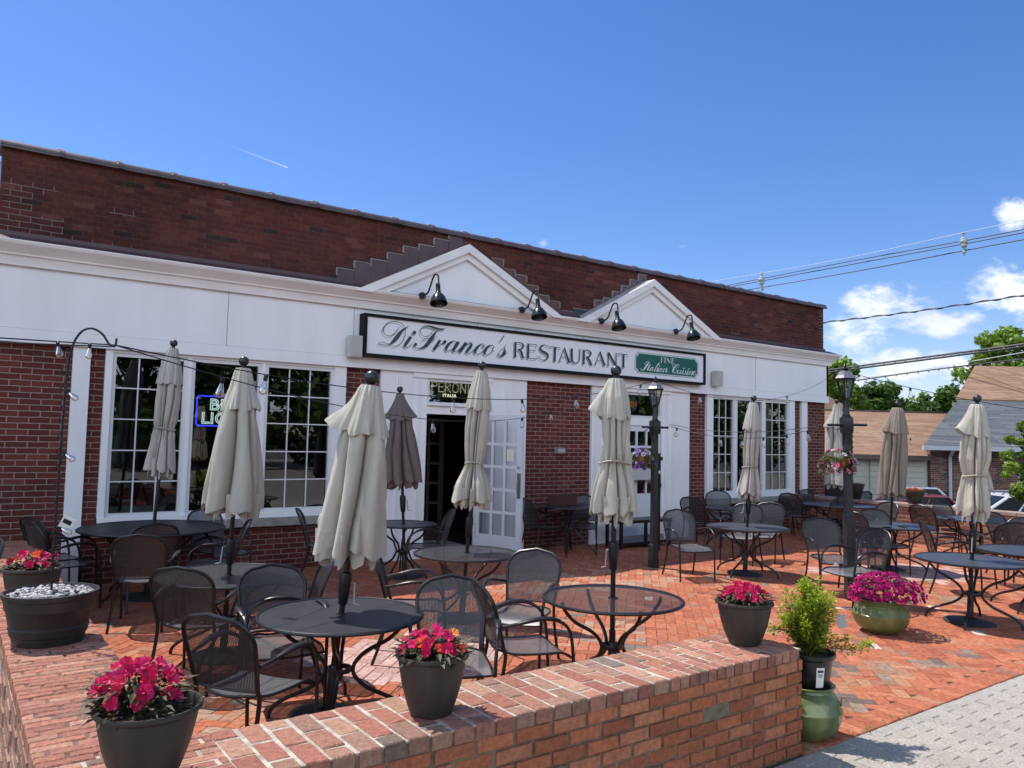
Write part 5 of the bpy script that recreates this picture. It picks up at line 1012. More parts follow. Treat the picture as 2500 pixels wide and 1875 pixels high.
# glazed pots on the ground
def glazed(lb, x, y, R, H, rr, sc=1.0):
    t = thing('glazed_pot', lb, 'glazed pot', (x, y, 0), 0, 'green glazed pots on the paving')
    m = MB(); m.lathe([(R*.52, 0), (R*.60, 0.01), (R*.86, H*.20), (R*.985, H*.38), (R*1.0, H*.50), (R*1.03, H*.54), (R*1.03, H*.56), (R*.99, H*.585), (R*.93, H*.72), (R*.80, H*.83), (rr*.97, H*.87), (rr*1.0, H*.89), (rr*.97, H*.91), (rr*.95, H*.935), (rr*1.06, H*.965), (rr*1.08, H*.985), (rr*1.03, H), (rr*.93, H*.985), (rr*.85, H*.9)], 64, capb=True)
    m.build('pot_body', M_green, t, ang=0.9); m = MB(); m.lathe([(rr*.86, H*.9), (0.001, H*.92)], 20); m.build('soil', M_soil, t)
    m = MB()
    for a0 in (3.4, 5.2, 1.6): 
        zc = H*.72; P = [((R*.955-0.02*abs(0)+0.004)*cos(a0+0.16*(1-k/16)*cos(k*0.55)), (R*.955+0.004)*sin(a0+0.16*(1-k/16)*cos(k*0.55)), zc+0.028*(1-k/16)*sin(k*0.55)) for k in range(16)]; m.tube(P, 0.005, 5)
    m.build('scroll_relief', M_green, t)
    return t
gz1 = glazed('green glazed pot at the right end of the low wall, carrying a black nursery pot', 4.52, 2.985, 0.202, 0.335, 0.152)
gz2 = glazed('wide olive-green glazed pot overflowing with magenta petunias', 7.62, 4.22, 0.262, 0.33, 0.225)
np_ = thing('potted_shrub', 'small bright green shrub in a black nursery pot standing on the green glazed pot', 'shrub', (4.53, 2.985, 0.300), 0); np_.scale = (1.27, 1.27, 1.13)
m = MB(); m.lathe([(0.088, 0), (0.092, 0.004), (0.112, 0.17), (0.124, 0.18), (0.128, 0.19), (0.126, 0.205), (0.118, 0.203), (0.11, 0.17)], 40, capb=True); m.build('nursery_pot', M_bpot, np_)
m = MB(); m.lathe([(0.112, 0.175), (0.001, 0.185)], 20); m.build('soil', M_soil, np_)
a0 = -2.05; m = MB()
for (za, zb, wa) in ((0.035, 0.145, 0.02),):
    i = len(m.v); r0, r1 = 0.1005, 0.1125
    for s in (-1, 0, 1):
        a = a0+s*0.19; m.v += [(r0*cos(a), r0*sin(a), za), (r1*cos(a), r1*sin(a), zb)]
    m.face((i, i+2, i+3, i+1)); m.face((i+2, i+4, i+5, i+3))
m.build('care_label', mat('label_white', (0.75, 0.75, 0.73), 0.5), np_, smooth=False)
m = MB()
for (da0, da1, z0_, z1_) in ((-0.13, 0.13, 0.118, 0.132), (-0.13, 0.10, 0.104, 0.109), (-0.13, 0.12, 0.094, 0.098)):
    for s in range(1):
        r_ = lambda z: 0.1010+(z-0.035)/0.11*0.012+0.0008; m.quad((r_(z0_)*cos(a0+da0), r_(z0_)*sin(a0+da0), z0_), (r_(z0_)*cos(a0+da1), r_(z0_)*sin(a0+da1), z0_), (r_(z1_)*cos(a0+da1), r_(z1_)*sin(a0+da1), z1_), (r_(z1_)*cos(a0+da0), r_(z1_)*sin(a0+da0), z1_))
random.seed(3)
m.build('label_print', mat('label_ink', (0.05, 0.05, 0.05), 0.6), np_, smooth=False)
random.seed(21); m = MB(); br = MB()
stems = []
for k in range(60):
    a = random.uniform(0, 2*pi); sp = random.uniform(0.02, 0.155); h = random.uniform(0.18, 0.44)*(1-0.25*(sp/0.155)**2); sp *= 0.92
    stems.append([(0.01*cos(a), 0.01*sin(a), 0.18), (sp*0.45*cos(a), sp*0.45*sin(a), 0.18+h*0.45), (sp*cos(a+.2), sp*sin(a+.2), 0.18+h)])
ux, uy = 0.81, -0.585
stems.append([(0, 0, 0.19), (0.12*ux, 0.12*uy, 0.22), (0.25*ux, 0.25*uy, 0.215), (0.31*ux, 0.31*uy, 0.25)]); stems.append([(0, 0, 0.19), (0.10*ux, 0.10*uy, 0.25), (0.2*ux, 0.2*uy, 0.27)]); stems.append([(0, 0, 0.19), (-0.11*ux, -0.11*uy, 0.30), (-0.2*ux, -0.2*uy, 0.33)]); stems.append([(0, 0, 0.19), (-0.08*ux, -0.05*uy, 0.35), (-0.13*ux, -0.1*uy, 0.50)])
for S_ in stems:
    Q = crs(S_, 9); br.tube(Q, [0.003*(1-0.7*i/len(Q)) for i in range(len(Q))], 5)
    for i, q in enumerate(Q[4:]):
        for w_ in range(12):
            u = (i+random.random())/len(Q); d = Vector((random.gauss(0, 1), random.gauss(0, 1), random.gauss(0.3, 0.6))); pp = Vector(q)+d.normalized()*random.uniform(0.0, 0.028); g = 0.35+1.0*u+random.uniform(-.15, .3)
            add_leaf(m, pp, d, (random.random(), random.random(), 1), random.uniform(0.015, 0.024), random.uniform(0.010, 0.015), (g*1.05, g, g*0.9), 0.1)
br.build('stems', mat('twig', (0.12, 0.075, 0.04), 0.8), np_); m.build('foliage', L_box, np_, smooth=False)
m = MB(); m.box(0, 0.045, -0.002, 0.0, 0, 0.075); o = m.build('plant_tag', mat('tag_grey', (0.38, 0.39, 0.37), 0.5), np_, smooth=False); o.location = (0.125, -0.09, 0.33); o.rotation_euler = (0, rad(-14), rad(-30))
# petunias
def mound(t, R, zc, H, seed, petal, nfl, fr, center=(0, 0), leafm=None, nleaf=400, droop=0.0, c_dark=(0.35, 0.2, 0.35), pal=None):
    random.seed(seed); f = MB(); m = MB(); core = MB()
    for k in range(nfl):
        th = random.uniform(0, 2*pi); u = random.uniform(-0.25-droop, 1); s = sqrt(max(0, 1-max(0, u)**2)); rr = R*s*random.uniform(0.86, 1.06)*(1+0.13*sin(3*th+seed)+0.08*sin(5*th))
        p = (rr*cos(th)+center[0], rr*sin(th)+center[1], zc+H*u+random.uniform(-.012, .012)); nrm = (cos(th)*s+random.uniform(-.3, .3), sin(th)*s+random.uniform(-.3, .3), max(0.05, u)+random.uniform(0, .5))
        c = random.choice(pal) if pal else random.choice(((1, 1, 1), (0.7, 0.7, 0.8), (1.5, 2, 1.2))); add_flower(f, p, nrm, fr*random.uniform(0.8, 1.2), c, 5, 0.35)
        q = Vector(p)+Vector(nrm).normalized()*0.004; add_flower(f, q, nrm, fr*0.25, c_dark, 5, 0.1)
    for k in range(nleaf):
        th = random.uniform(0, 2*pi); u = random.uniform(-0.3-droop, 1); s = sqrt(max(0, 1-max(0, u)**2)); rr = R*s*random.uniform(0.6, 1.03)
        add_leaf(m, (rr*cos(th)+center[0], rr*sin(th)+center[1], zc+H*u), (cos(th), sin(th), random.uniform(-.5, .5)), (0, 0, 1), random.uniform(0.03, 0.055), random.uniform(0.014, 0.024), leafcol(0.9))
    m.build('foliage', leafm or L_green, t, smooth=False); f.build('blossoms', petal, t, smooth=False)
pt = thing('petunia_plant', 'mound of vivid magenta petunias spilling over the wide green glazed pot', 'flowers', (7.66, 4.20, 0.30)); mound(pt, 0.31, 0.10, 0.165, 31, L_mag, 380, 0.025, nleaf=450, droop=0.1)
def basket(lb, x, y, z, R, petal, pal, seed, hookto, leafm=None):
    t = thing('hanging_basket', lb, 'flower basket', (x, y, z), 0, 'hanging flower baskets on the lamp posts')
    m = MB(); m.lathe([(0.02, -0.13), (0.07, -0.12), (0.115, -0.06), (0.125, 0.0), (0.118, 0.0), (0.10, -0.05)], 24, capb=True); m.build('coir_liner', mat('coir', (0.30, 0.13, 0.05), 0.95, var=0.4, scale=40, bump=0.8), t)
    m = MB()
    for k in range(3): a = 2*pi*k/3+0.4; m.tube([(0.12*cos(a), 0.12*sin(a), 0), (0, 0, 0.34)], 0.002, 4)
    m.tube([(0, 0, 0.34), (hookto[0]*0.5, hookto[1]*0.5, 0.40), (hookto[0], hookto[1], 0.36)], 0.006, 6); m.build('hanger', M_black, t)
    mound(t, R, -0.03, 0.13, seed, petal, 46, 0.034, nleaf=420, droop=1.0, c_dark=(0.35, 0.3, 0.4), pal=pal, leafm=leafm)
    random.seed(seed); m = MB()
    for k in range(22):
        a = random.uniform(0, 2*pi); P = crs([(0.1*cos(a), 0.1*sin(a), 0.02), (R*cos(a), R*sin(a), -0.02), (R*1.05*cos(a), R*1.05*sin(a), -random.uniform(0.1, 0.2))], 5)
        m.tube(P, 0.002, 4, col=(1, 1, 1))
        for q in P[2:]:
            for w_ in range(3): add_leaf(m, q, (random.gauss(0, 1), random.gauss(0, 1), -0.3), (0, 0, 1), 0.035, 0.016, leafcol(1.0))
    m.build('trailing_stems', L_green, t, smooth=False); return t
basket('hanging basket of pink and white petunias with a coir liner on the near lamp post', 8.70, 5.34, 1.68, 0.19, L_lp, ((1, 1, 1), (0.85, 2.6, 1.6), (1, 3.2, 2.0), (1.0, 0.8, 0.9)), 41, (0.15, -0.07))
basket('hanging basket of purple and white flowers on the farther lamp post', 8.28, 8.16, 1.62, 0.16, L_pur, ((1, 1, 1), (1, 1, 1), (2.6, 6, 1.6), (1.3, 1.8, 1.3)), 42, (0.15, -0.09))
# planters on the boundary wall
bl = thing('bowl_planter', 'dark bowl of russet succulents on top of the boundary wall', 'planter', (15.14, 7.70, 0.735)); m = MB(); m.lathe([(0.10, 0), (0.115, 0.01), (0.155, 0.12), (0.18, 0.21), (0.195, 0.225), (0.195, 0.25), (0.18, 0.25), (0.17, 0.2)], 36, capb=True); m.build('bowl', M_pot, bl)
random.seed(51); m = MB()
for k in range(260): a = random.uniform(0, 2*pi); r = 0.14*sqrt(random.random()); add_leaf(m, (r*cos(a), r*sin(a), 0.22+0.10*random.random()*(1-r/0.18)), (cos(a), sin(a), 1.2), (0, 0, 1), 0.06, 0.022, leafcol(1.1, 0.3))
m.build('succulents', L_suc, bl, smooth=False)
b2 = thing('barrel_planter', 'black half-barrel at the far end of the boundary wall with a string-light pole in it', 'planter', (15.1, 8.95, 0.735)); m = MB(); m.lathe([(0.16, 0), (0.17, 0.01), (0.235, 0.28), (0.25, 0.29), (0.25, 0.31), (0.23, 0.31), (0.22, 0.27)], 36, capb=True); m.lathe([(0.225, 0.28), (0.001, 0.28)], 20); m.build('barrel_body', M_bpot, b2)
pl = thing('light_pole', 'thin dark pole wound with a light cord standing in the far black barrel', 'pole', (15.1, 8.95, 1.01)); m = MB(); m.tube([(0, 0, 0), (0, 0, 1.15)], 0.018, 8); m.build('pole_shaft', M_black, pl); m = MB(); m.tube([(0.026*cos(t), 0.026*sin(t), t*0.018) for t in range(62)], 0.007, 4); m.build('wound_cord', M_black, pl)
bxp = thing('planter_box', 'terracotta-coloured planter box on the dark table against the brick panel', 'planter', (8.05, 9.72, 0.765)); m = MB(); m.box(-0.24, 0.24, -0.08, 0.08, 0, 0.155); m.build('box', mat('terracotta', (0.06, 0.02, 0.014), 0.8), bxp, smooth=False); m = MB(); m.box(-0.25, 0.25, -0.09, 0.09, 0.155, 0.17); m.build('box_lip', mat('terracotta2', (0.07, 0.024, 0.016), 0.8), bxp, smooth=False)
random.seed(8)
# weeds along joints
m = MB()
for (cx, cy, n_) in ((3.3, 2.81, 60), (2.9, 2.80, 30), (2.95, 5.1, 70), (2.7, 5.0, 30), (10.9, 5.4, 30), (14.8, 7.2, 40), (4.9, 2.82, 14), (5.4, 2.83, 10), (3.95, 2.81, 20)):
    for k in range(n_):
        a = random.uniform(0, 2*pi); add_leaf(m, (cx+random.gauss(0, .10), cy+random.gauss(0, .018 if cy < 2.9 else .05), 0.0), (cos(a)*.6, sin(a)*.6-0.1, 0.7), (0, 0, 1), random.uniform(0.02, 0.06), 0.008, leafcol(1.2))
tag(m.build('weeds', L_green, smooth=False), kind='stuff')
# fallen petals, twigs and grit
random.seed(77); m = MB()
for k in range(520):
    x, y = random.uniform(0.9, 9.5), random.uniform(1.6, 9.0)
    if y < 3.6 and x < 4.3: continue
    c = random.choice(((0.45, 0.36, 0.25), (0.3, 0.2, 0.1), (0.5, 0.45, 0.4), (0.12, 0.16, 0.05), (0.55, 0.1, 0.15)))
    add_leaf(m, (x, y, 0.004), (random.gauss(0, 1), random.gauss(0, 1), 0.05), (0, 0, 1), random.uniform(0.008, 0.026), random.uniform(0.004, 0.012), c, 0.1)
tag(m.build('leaf_litter', mat('litter', (0.4, 0.3, 0.2), 0.9, attr=True), smooth=False), kind='stuff')
# ================================================================ LAMP POSTS
M_lglass = glassmat('lantern_glass', (0.75, 0.8, 0.78), refl=1.8)
M_lroof = mat('lantern_roof', (0.30, 0.29, 0.27), 0.3, 0.6, var=0.2, scale=20)
def hexp(r, z, rot=0.0, n=6): return [(r*cos(rot+2*pi*k/n), r*sin(rot+2*pi*k/n), z) for k in range(n)]
def loft(m, rings):
    i = len(m.v); n = len(rings[0])
    for r in rings: m.v += r
    for j in range(len(rings)-1):
        for k in range(n): m.face((i+j*n+k, i+j*n+(k+1) % n, i+(j+1)*n+(k+1) % n, i+(j+1)*n+k))
    m.face([i+k for k in range(n)][::-1]); m.face([i+(len(rings)-1)*n+k for k in range(n)])
    return m
def lamppost(lb, x, y, H, kx, rz, lean=(0, 0), hb=1.0, wk=1.0):
    t = thing('lamp_post', lb, 'lamp post', (x, y, 0), rz, 'black lantern lamp posts'); s = H/2.82
    m = MB(); q = pi/4
    loft(m, [hexp(0.108*wk, 0, q, 4), hexp(0.108*wk, 0.12, q, 4), hexp(0.102*wk, 0.125, q, 4), hexp(0.100*wk, hb, q, 4), hexp(0.078*wk, hb+.02, q, 4), hexp(0.070*wk, 1.9, q, 4)]); m.build('post_base', mat('painted_post', (0.022, 0.025, 0.028), 0.42, 0.0, var=0.2, scale=8), t, smooth=False)
    m = MB(); z = H-0.86; m.lathe([(0.052, 1.85), (0.05, z-0.02), (0.052, z)], 16); loft(m, [hexp(0.074, z, q, 4), hexp(0.084, z+0.03, q, 4), hexp(0.084, z+0.18, q, 4), hexp(0.060, z+0.205, q, 4)]); m.lathe([(0.04, z+0.2), (0.045, z+0.22), (0.036, z+0.24), (0.036, z+0.36), (0.035, z+0.38), (0.03, z+0.42)], 16); m.build('upper_post', M_black, t)
    m = MB(); m.tube([(-0.23, 0, z+0.10), (0.23, 0, z+0.10)], 0.016, 8); m.sphere((0.23, 0, z+0.10), 0.02, 8, 6); m.build('crossbar', M_black, t)
    zb, zt = H-0.43, H-0.205; m = MB(); loft(m, [hexp(0.03, zb-0.06), hexp(0.045, zb-0.02), hexp(0.055, zb)]); ra, rb = 0.055, 0.112
    for k in range(6):
        a = 2*pi*k/6; m.tube([(ra*cos(a), ra*sin(a), zb), (rb*cos(a), rb*sin(a), zt)], 0.0075, 6)
    loft(m, [hexp(rb+0.008, zt-0.012), hexp(rb+0.018, zt), hexp(rb+0.018, zt+0.01)]); m.build('lantern_frame', M_black, t, smooth=False)
    m = MB(); r1 = hexp(ra-0.002, zb); r2 = hexp(rb-0.002, zt-0.01)
    for k in range(6): k2 = (k+1) % 6; m.quad(r1[k], r1[k2], r2[k2], r2[k])
    m.build('lantern_glass', M_lglass, t, smooth=False)
    m = MB(); m.lathe([(0.012, zb), (0.014, zb+0.07)], 8); m.sphere((0, 0, zb+0.10), 0.022, 10, 8); m.build('light_bulb', mat('frosted_bulb', (0.6, 0.6, 0.58), 0.4), t)
    m = MB(); loft(m, [hexp(0.128, zt+0.01), hexp(0.10, zt+0.045), hexp(0.078, zt+0.085), hexp(0.05, zt+0.10)]); m.build('lantern_roof', M_lroof, t, smooth=False)
    m = MB(); m.lathe([(0.045, zt+0.10), (0.03, zt+0.115), (0.045, zt+0.125), (0.016, zt+0.14), (0.014, zt+0.155), (0.026, zt+0.165), (0.01, zt+0.185), (0.001, zt+0.205)], 14); m.build('finial', M_black, t)
    t.rotation_euler = (lean[0], lean[1], rz); return t
lamppost('black lantern lamp post with the pink petunia basket, the nearer of the two', 8.85, 5.27, 2.84, 1, rad(-36), (rad(0.3), rad(-1.2)), hb=1.0, wk=.76)
lamppost('black lantern lamp post with the purple flower basket, in front of the second door', 8.42, 8.07, 2.79, 1, rad(-8), hb=.32, wk=.74)
tg = tag(MB().box(-0.022, 0.022, -0.001, 0.001, -0.028, 0.028).build('white_tag', mat('white_tag', (0.75, 0.77, 0.75), 0.5), smooth=False), 'small white square tag hanging near the foot of the nearer lamp post', 'tag'); tg.location = (8.58, 5.30, 0.42); tg.rotation_euler = (0, rad(40), rad(-36))
# bench and handrail in front of the closed door
bn = thing('metal_bench', 'black metal stand with a lower shelf in the shade before the closed white door', 'stand', (9.85, 9.80, 0))
m = MB(); m.box(-0.62, 0.62, -0.2, 0.2, 0.42, 0.47); m.build('top', M_black, bn, smooth=False)
for (a, b) in ((-0.58, -0.17), (0.58, -0.17), (-0.58, 0.17), (0.58, 0.17), (0, -0.17)): m = MB(); m.box(a-0.025, a+0.025, b-0.02, b+0.02, 0, 0.42); m.build('leg', M_black, bn, smooth=False)
m = MB(); m.box(-0.6, 0.6, -0.18, 0.18, 0.06, 0.10); m.build('shelf', M_black, bn, smooth=False)
rl = thing('handrail_post', 'thin black handrail post behind the farther lamp post', 'post', (9.75, 9.25, 0)); m = MB(); m.box(-0.025, 0.025, -0.025, 0.025, 0, 1.62); m.box(-0.03, 0.03, -0.04, 0.04, 1.05, 1.12); m.box(-0.05, 0.07, -0.03, 0.03, 1.5, 1.56); m.build('post_shaft', M_black, rl, smooth=False); m = MB(); m.box(-0.027, 0.02, -0.029, -0.026, 1.28, 1.33); m.build('sticker', mat('sticker', (0.6, 0.6, 0.6), 0.5), rl, smooth=False)
wb = thing('window_box', 'empty white plastic planter box against the closed white door', 'planter', (10.36, Yb-0.10, 1.20)); m = MB(); m.prism([(-0.09, 0.12), (0.06, 0.12), (0.04, -0.09), (-0.06, -0.09)], lambda a, b, d: (d, a, b), -0.27, 0.27); m.build('box', mat('white_plastic', (0.5, 0.53, 0.56), 0.4), wb, smooth=False); m = MB(); m.tube([(-0.28, -0.095, 0.12), (0.28, -0.095, 0.12)], 0.008, 6); m.build('box_lip', mat('white_plastic2', (0.5, 0.53, 0.56), 0.4), wb)

# ================================================================ STRING LIGHTS
def cat(p0, p1, sag, t): p = Vector(p0).lerp(Vector(p1), t); p.z -= sag*4*t*(1-t); return p
def strand(lb, p0, p1, sag, bulbs, r=0.0042, tilt=None, bs=1.0):
    t = thing('string_lights', lb, 'string lights', p0, 0, 'strings of clear bulbs over the patio'); o = Vector(p0)
    m = MB(); m.tube([cat(p0, p1, sag, k/24)-o for k in range(25)], r, 5); m.build('wire', M_black, t)
    for b in bulbs:
        p = cat(p0, p1, sag, b)-o; e = pempty('bulb', t, p, 0, 'clear teardrop bulb with black socket'); del e['label']
        m = MB(); m.lathe([(0.010, 0.0), (0.0155, -0.004), (0.0155, -0.040), (0.012, -0.044)], 10, capt=False); m.build('socket', M_black, e)
        m = MB(); m.lathe([(0.011, -0.042), (0.015, -0.055), (0.024, -0.09), (0.030, -0.115), (0.027, -0.132), (0.012, -0.143), (0.001, -0.147)], 12); m.build('glass', M_bulb, e, ang=2)
        m = MB(); m.tube([(0.003, 0, -0.05), (0.009, 0, -0.10), (0, 0.009, -0.075), (-0.009, 0, -0.10), (-0.003, 0, -0.05)], 0.0012, 4); m.build('filament', mat('filament', (0.55, 0.42, 0.25), 0.4, 0.5), e)
        e.scale = (bs, bs, bs); e.rotation_euler = (random.uniform(-.15, .15), random.uniform(-.15, .15), random.uniform(0, 3))
    return t
STR = [('long string of clear bulbs from the hook across the facade to the farther lamp post', (0.771, 5.063, 2.33), (8.42, 8.07, 2.72), 0.3, [0.135, 0.4, 0.55, 0.7, 0.82, 0.935], 0.0042, None, 1.0), ('lower string of bulbs drooping from the hook towards the brick panel between the doors', (0.771, 5.063, 2.33), (8.45, 10.25, 2.35), 0.33, [0.1, 0.28, 0.46, 0.62, 0.78, 0.93], 0.0042, None, 1.0), ('short string of bulbs running left from the hook out of the photo', (0.771, 5.063, 2.33), (-2.2, 4.6, 2.3), 0.02, [0.045, 0.1], 0.0042, None, 0.62), ('second wire running left from the hook', (0.771, 5.063, 2.32), (-2.1, 5.1, 2.2), 0.0, [], 0.0042, None, 0.6), ('string of bulbs from the farther lamp post up to the building corner', (8.42, 8.07, 2.72), (16.2, 10.1, 3.38), 0.42, [0.18, 0.42, 0.66], 0.0042, None, 1.0), ('drooping string of bulbs slung between the crossbars of the two lamp posts', (8.62, 7.97, 2.06), (8.6, 5.48, 2.05), 0.16, [0.06, 0.38, 0.52, 0.66, 0.8, 0.92], 0.0042, None, 0.9), ('upper bare wire between the crossbars of the two lamp posts', (8.62, 7.97, 2.08), (8.6, 5.48, 2.07), 0.1, [], 0.0042, None, 0.9), ('string of bulbs running from the near lamp post to the right edge of the photo', (8.84, 5.28, 2.72), (13.9, 1.6, 2.35), 0.3, [0.12, 0.42, 0.6], 0.0042, None, 0.9), ('string of bulbs sagging from the far barrel pole along the boundary wall', (15.1, 8.95, 2.13), (15.3, 3.0, 1.95), 0.15, [0.2, 0.4, 0.6, 0.8], 0.0042, None, 0.9)]
for s_ in STR: strand(*s_)
wb2 = None
m = MB()
# bulbs clipped to the hook pole
t = thing('string_lights', 'string light cord wound down the shepherd hook with sideways bulbs', 'string lights', (0.54, 5.23, 1.4), 0, 'strings of clear bulbs over the patio')
for (dz, a) in ((0.66, 20), (0.30, 15), (-0.13, 5)):
    e = pempty('bulb', t, (0.012, -0.01, dz), 0, 'x'); del e['label']; m = MB(); m.lathe([(0.010, 0.0), (0.0155, -0.004), (0.0155, -0.040), (0.012, -0.044)], 10); m.build('socket', M_black, e); m = MB(); m.lathe([(0.011, -0.042), (0.015, -0.055), (0.024, -0.09), (0.030, -0.115), (0.027, -0.132), (0.012, -0.143), (0.001, -0.147)], 12); m.build('glass', M_bulb, e, ang=2)
    e.rotation_euler = (0, rad(-70+a), rad(-36)); e.scale = (0.62, 0.62, 0.62)
# ================================================================ UTILITY LINES
M_cable = mat('cable', (0.03, 0.03, 0.032), 0.6); M_cable2 = mat('pale_cable', (0.45, 0.47, 0.5), 0.5)
UT = [('thin pale ground wire above the power lines', [[(47.619, 41.252, 14.261), (47.227, 29.2, 14.021), (45.883, 20.294, 13.914), (44.713, 16.216, 13.671)]], 0.018, True), ('three parallel dark power lines rising to the right behind the parapet', [[(49.029, 40.254, 14.037), (47.508, 29.013, 13.84), (45.872, 20.341, 13.444), (44.74, 16.235, 13.203)], [(49.461, 39.945, 14.009), (47.52, 29.022, 13.619), (45.883, 20.348, 13.266), (44.75, 16.242, 13.032)], [(48.814, 37.992, 13.388), (48.438, 28.384, 13.334), (45.905, 20.364, 12.882), (44.771, 16.257, 12.674)]], 0.032, False), ('twisted dark cable crossing the clouds at the right', [[(42.904, 27.772, 9.203), (41.864, 21.121, 9.053), (40.444, 14.737, 9.0)]], 0.03, False), ('thick bundle of cables running right from the building corner', [[(40.538, 26.036, 5.987), (39.599, 20.516, 6.227), (38.321, 14.005, 6.465)], [(40.545, 26.04, 5.872), (39.606, 20.522, 6.099), (38.327, 14.009, 6.371)]], 0.052, False), ('single cable below the thick bundle, before the trees', [[(41.897, 25.103, 5.431), (41.01, 19.535, 5.798), (38.359, 14.031, 5.814)]], 0.035, False), ('thin pale cable across the low clouds', [[(41.889, 25.097, 5.565), (41.617, 21.569, 5.775), (42.851, 15.667, 6.644)]], 0.018, True)]
for (lb, pts, rads, pale) in UT:
    t = thing('utility_cable', lb, 'power line', pts[0][0]); o = Vector(pts[0][0])
    for k, P in enumerate(pts):
        m = MB(); Q = crs(P, 8) if len(P) > 2 else [Vector(p) for p in P]; m.tube([Vector(q)-o for q in Q], rads, 5); m.build('cable', M_cable2 if pale else M_cable, t)
    if 'twisted' in lb:
        m = MB(); Q = crs(pts[0], 60); m.tube([Vector(q)-o+Vector((0, 0.05*cos(i*0.5), 0.05*sin(i*0.5))) for i, q in enumerate(Q)], rads*0.8, 4); m.build('twisted_strand', M_cable, t)
    if 'bundle' in lb:
        m = MB(); Q = crs(pts[0], 30)
        for i, q in enumerate(Q): m.sphere(Vector(q)-o-Vector((0, 0, 0.06)), 0.045, 6, 4) if i % 3 == 0 else None
        m.build('lashing_clips', M_cable2, t)
for (p, lb, s) in [((47.578, 35.111, 14.184), 'grey insulator spacer on the power lines just above the parapet', 1.25), ((45.817, 20.346, 13.865), 'grey insulator spacer on the power lines at the right', 1.15)]:
    t = thing('cable_spacer', lb, 'insulator', p, 0, 'grey insulator spacers on the power lines'); m = MB()
    for (dz, r) in ((0, .09), (-.14, .06), (-.30, .15), (-.42, .19), (-.52, .13), (-.62, .16), (-.78, .08), (-.95, .11), (-1.08, .05)): m.sphere((random.uniform(-.05, .05), random.uniform(-.04, .04), dz*s), r*s, 8, 6, sq=0.7)
    m.tube([(0, 0, 0), (0, 0, -1.1*s)], 0.035*s, 6); m.build('insulator_body', mat('porcelain_grey', (0.35, 0.37, 0.38), 0.4), t)

# ================================================================ TREES
L_tree = leafmat('tree_leaf', (0.075, 0.15, 0.022), 0.5, 0.3); L_dark = leafmat('dark_tree_leaf', (0.065, 0.135, 0.024), 0.5, 0.28); L_lite = leafmat('bright_tree_leaf', (0.16, 0.26, 0.035), 0.5, 0.35)
M_bark = mat('bark', (0.10, 0.075, 0.055), 0.9, var=0.4, scale=8, bump=0.8)
def tree(lb, x, y, z0, H, R, seed, lm, nclump=60, per=70, ls=0.22, trunk=0.35, group=None, zlow=0.25, name='leafy_tree'):
    rnd = random.Random(seed); t = thing(name, lb, 'tree', (x, y, z0), 0, group); br = MB(); m = MB()
    zc0, zc1 = H*zlow, H; cs = []
    for k in range(nclump):
        th = rnd.uniform(0, 2*pi); u = rnd.random(); z = lerp(zc0, zc1, u**0.85); env = R*sqrt(max(0.05, 1-((z-lerp(zc0, zc1, 0.42))/(zc1-zc0)/0.62)**2)); rr = env*sqrt(rnd.random())*rnd.uniform(0.75, 1.08)
        cs.append((rr*cos(th), rr*sin(th), z-0.02*H, rnd.uniform(0.13, 0.26)*R))
    br.tube(crs([(0, 0, 0), (0.02*R, 0, H*.25), (-.03*R, .02*R, H*.5), (0, 0, H*.8)], 4), [trunk*(1-0.85*i/12) for i in range(13)], 8)
    for (cx, cy, cz_, cr) in cs[::2]: zz = cz_*0.55; br.tube(crs([(0, 0, zz), (cx*.5, cy*.5, lerp(zz, cz_, .4)), (cx, cy, cz_)], 3), [trunk*.28, trunk*.22, trunk*.16, trunk*.12, trunk*.08, trunk*.05, trunk*.02], 5)
    for (cx, cy, cz_, cr) in cs:
        g = rnd.uniform(0.65, 1.35)
        for k in range(per):
            d = Vector((rnd.gauss(0, 1), rnd.gauss(0, 1), rnd.gauss(0, 0.75))); d.normalize(); p = Vector((cx, cy, cz_))+d*cr*(rnd.random()**0.4); s = ls*rnd.uniform(0.6, 1.3); a = Vector((rnd.gauss(0, 1), rnd.gauss(0, 1), rnd.gauss(0, .6))).normalized(); b = a.cross(d); b = b.normalized() if b.length > .01 else Vector((1, 0, 0))
            c = g*rnd.uniform(0.75, 1.3); i = len(m.v); m.v += [tuple(p-a*s*.5), tuple(p+b*s*.33), tuple(p+a*s*.5), tuple(p-b*s*.33)]; m.face((i, i+1, i+2, i+3), (c*1.05, c, c*0.8))
    br.build('trunk', M_bark, t); m.build('crown', lm, t, smooth=False); return t
RT = rad(-35.8)
def lw(a, d): return (a*0.811+d*0.585, -a*0.585+d*0.811)
GT = 'trees beyond the garages'
for i, (a, d, H, R, lm, lb) in enumerate(((20.6, 50, 7.0, 3.1, L_tree, 'dark round-topped tree just right of the lantern roof, beyond the garage'), (24.3, 51, 6.9, 2.9, L_dark, 'dense dark green tree in the middle of the row beyond the garage roof'), (27.2, 50, 6.6, 2.6, L_dark, 'lower dark tree in the row beyond the garage roof, left of the house roof'), (30.2, 52, 6.9, 2.7, L_tree, 'lighter green tree meeting the slope of the house roof'), (22.5, 54, 7.2, 2.8, L_tree, 'green tree showing between two darker crowns beyond the garage'), (33, 53, 6.8, 3.0, L_dark, 'tree hidden low behind the house roof slope'))):
    x, y = lw(a, d); tree(lb, x, y, -1.2, H, R, 60+i, lm, 80, 150, 0.34, 0.25, GT, zlow=0.10)
x, y = lw(36.0, 56); tree('large bright green tree rising above the brown roof', x, y, -1.2, 11.6, 3.3, 71, L_lite, 120, 170, 0.36, 0.35, GT, zlow=0.35)
x, y = lw(41, 58); tree('bright green tree at the right edge of the photo beside the largest one', x, y, -1.2, 10.3, 4.2, 72, L_lite, 100, 150, 0.36, 0.35, GT, zlow=0.35)
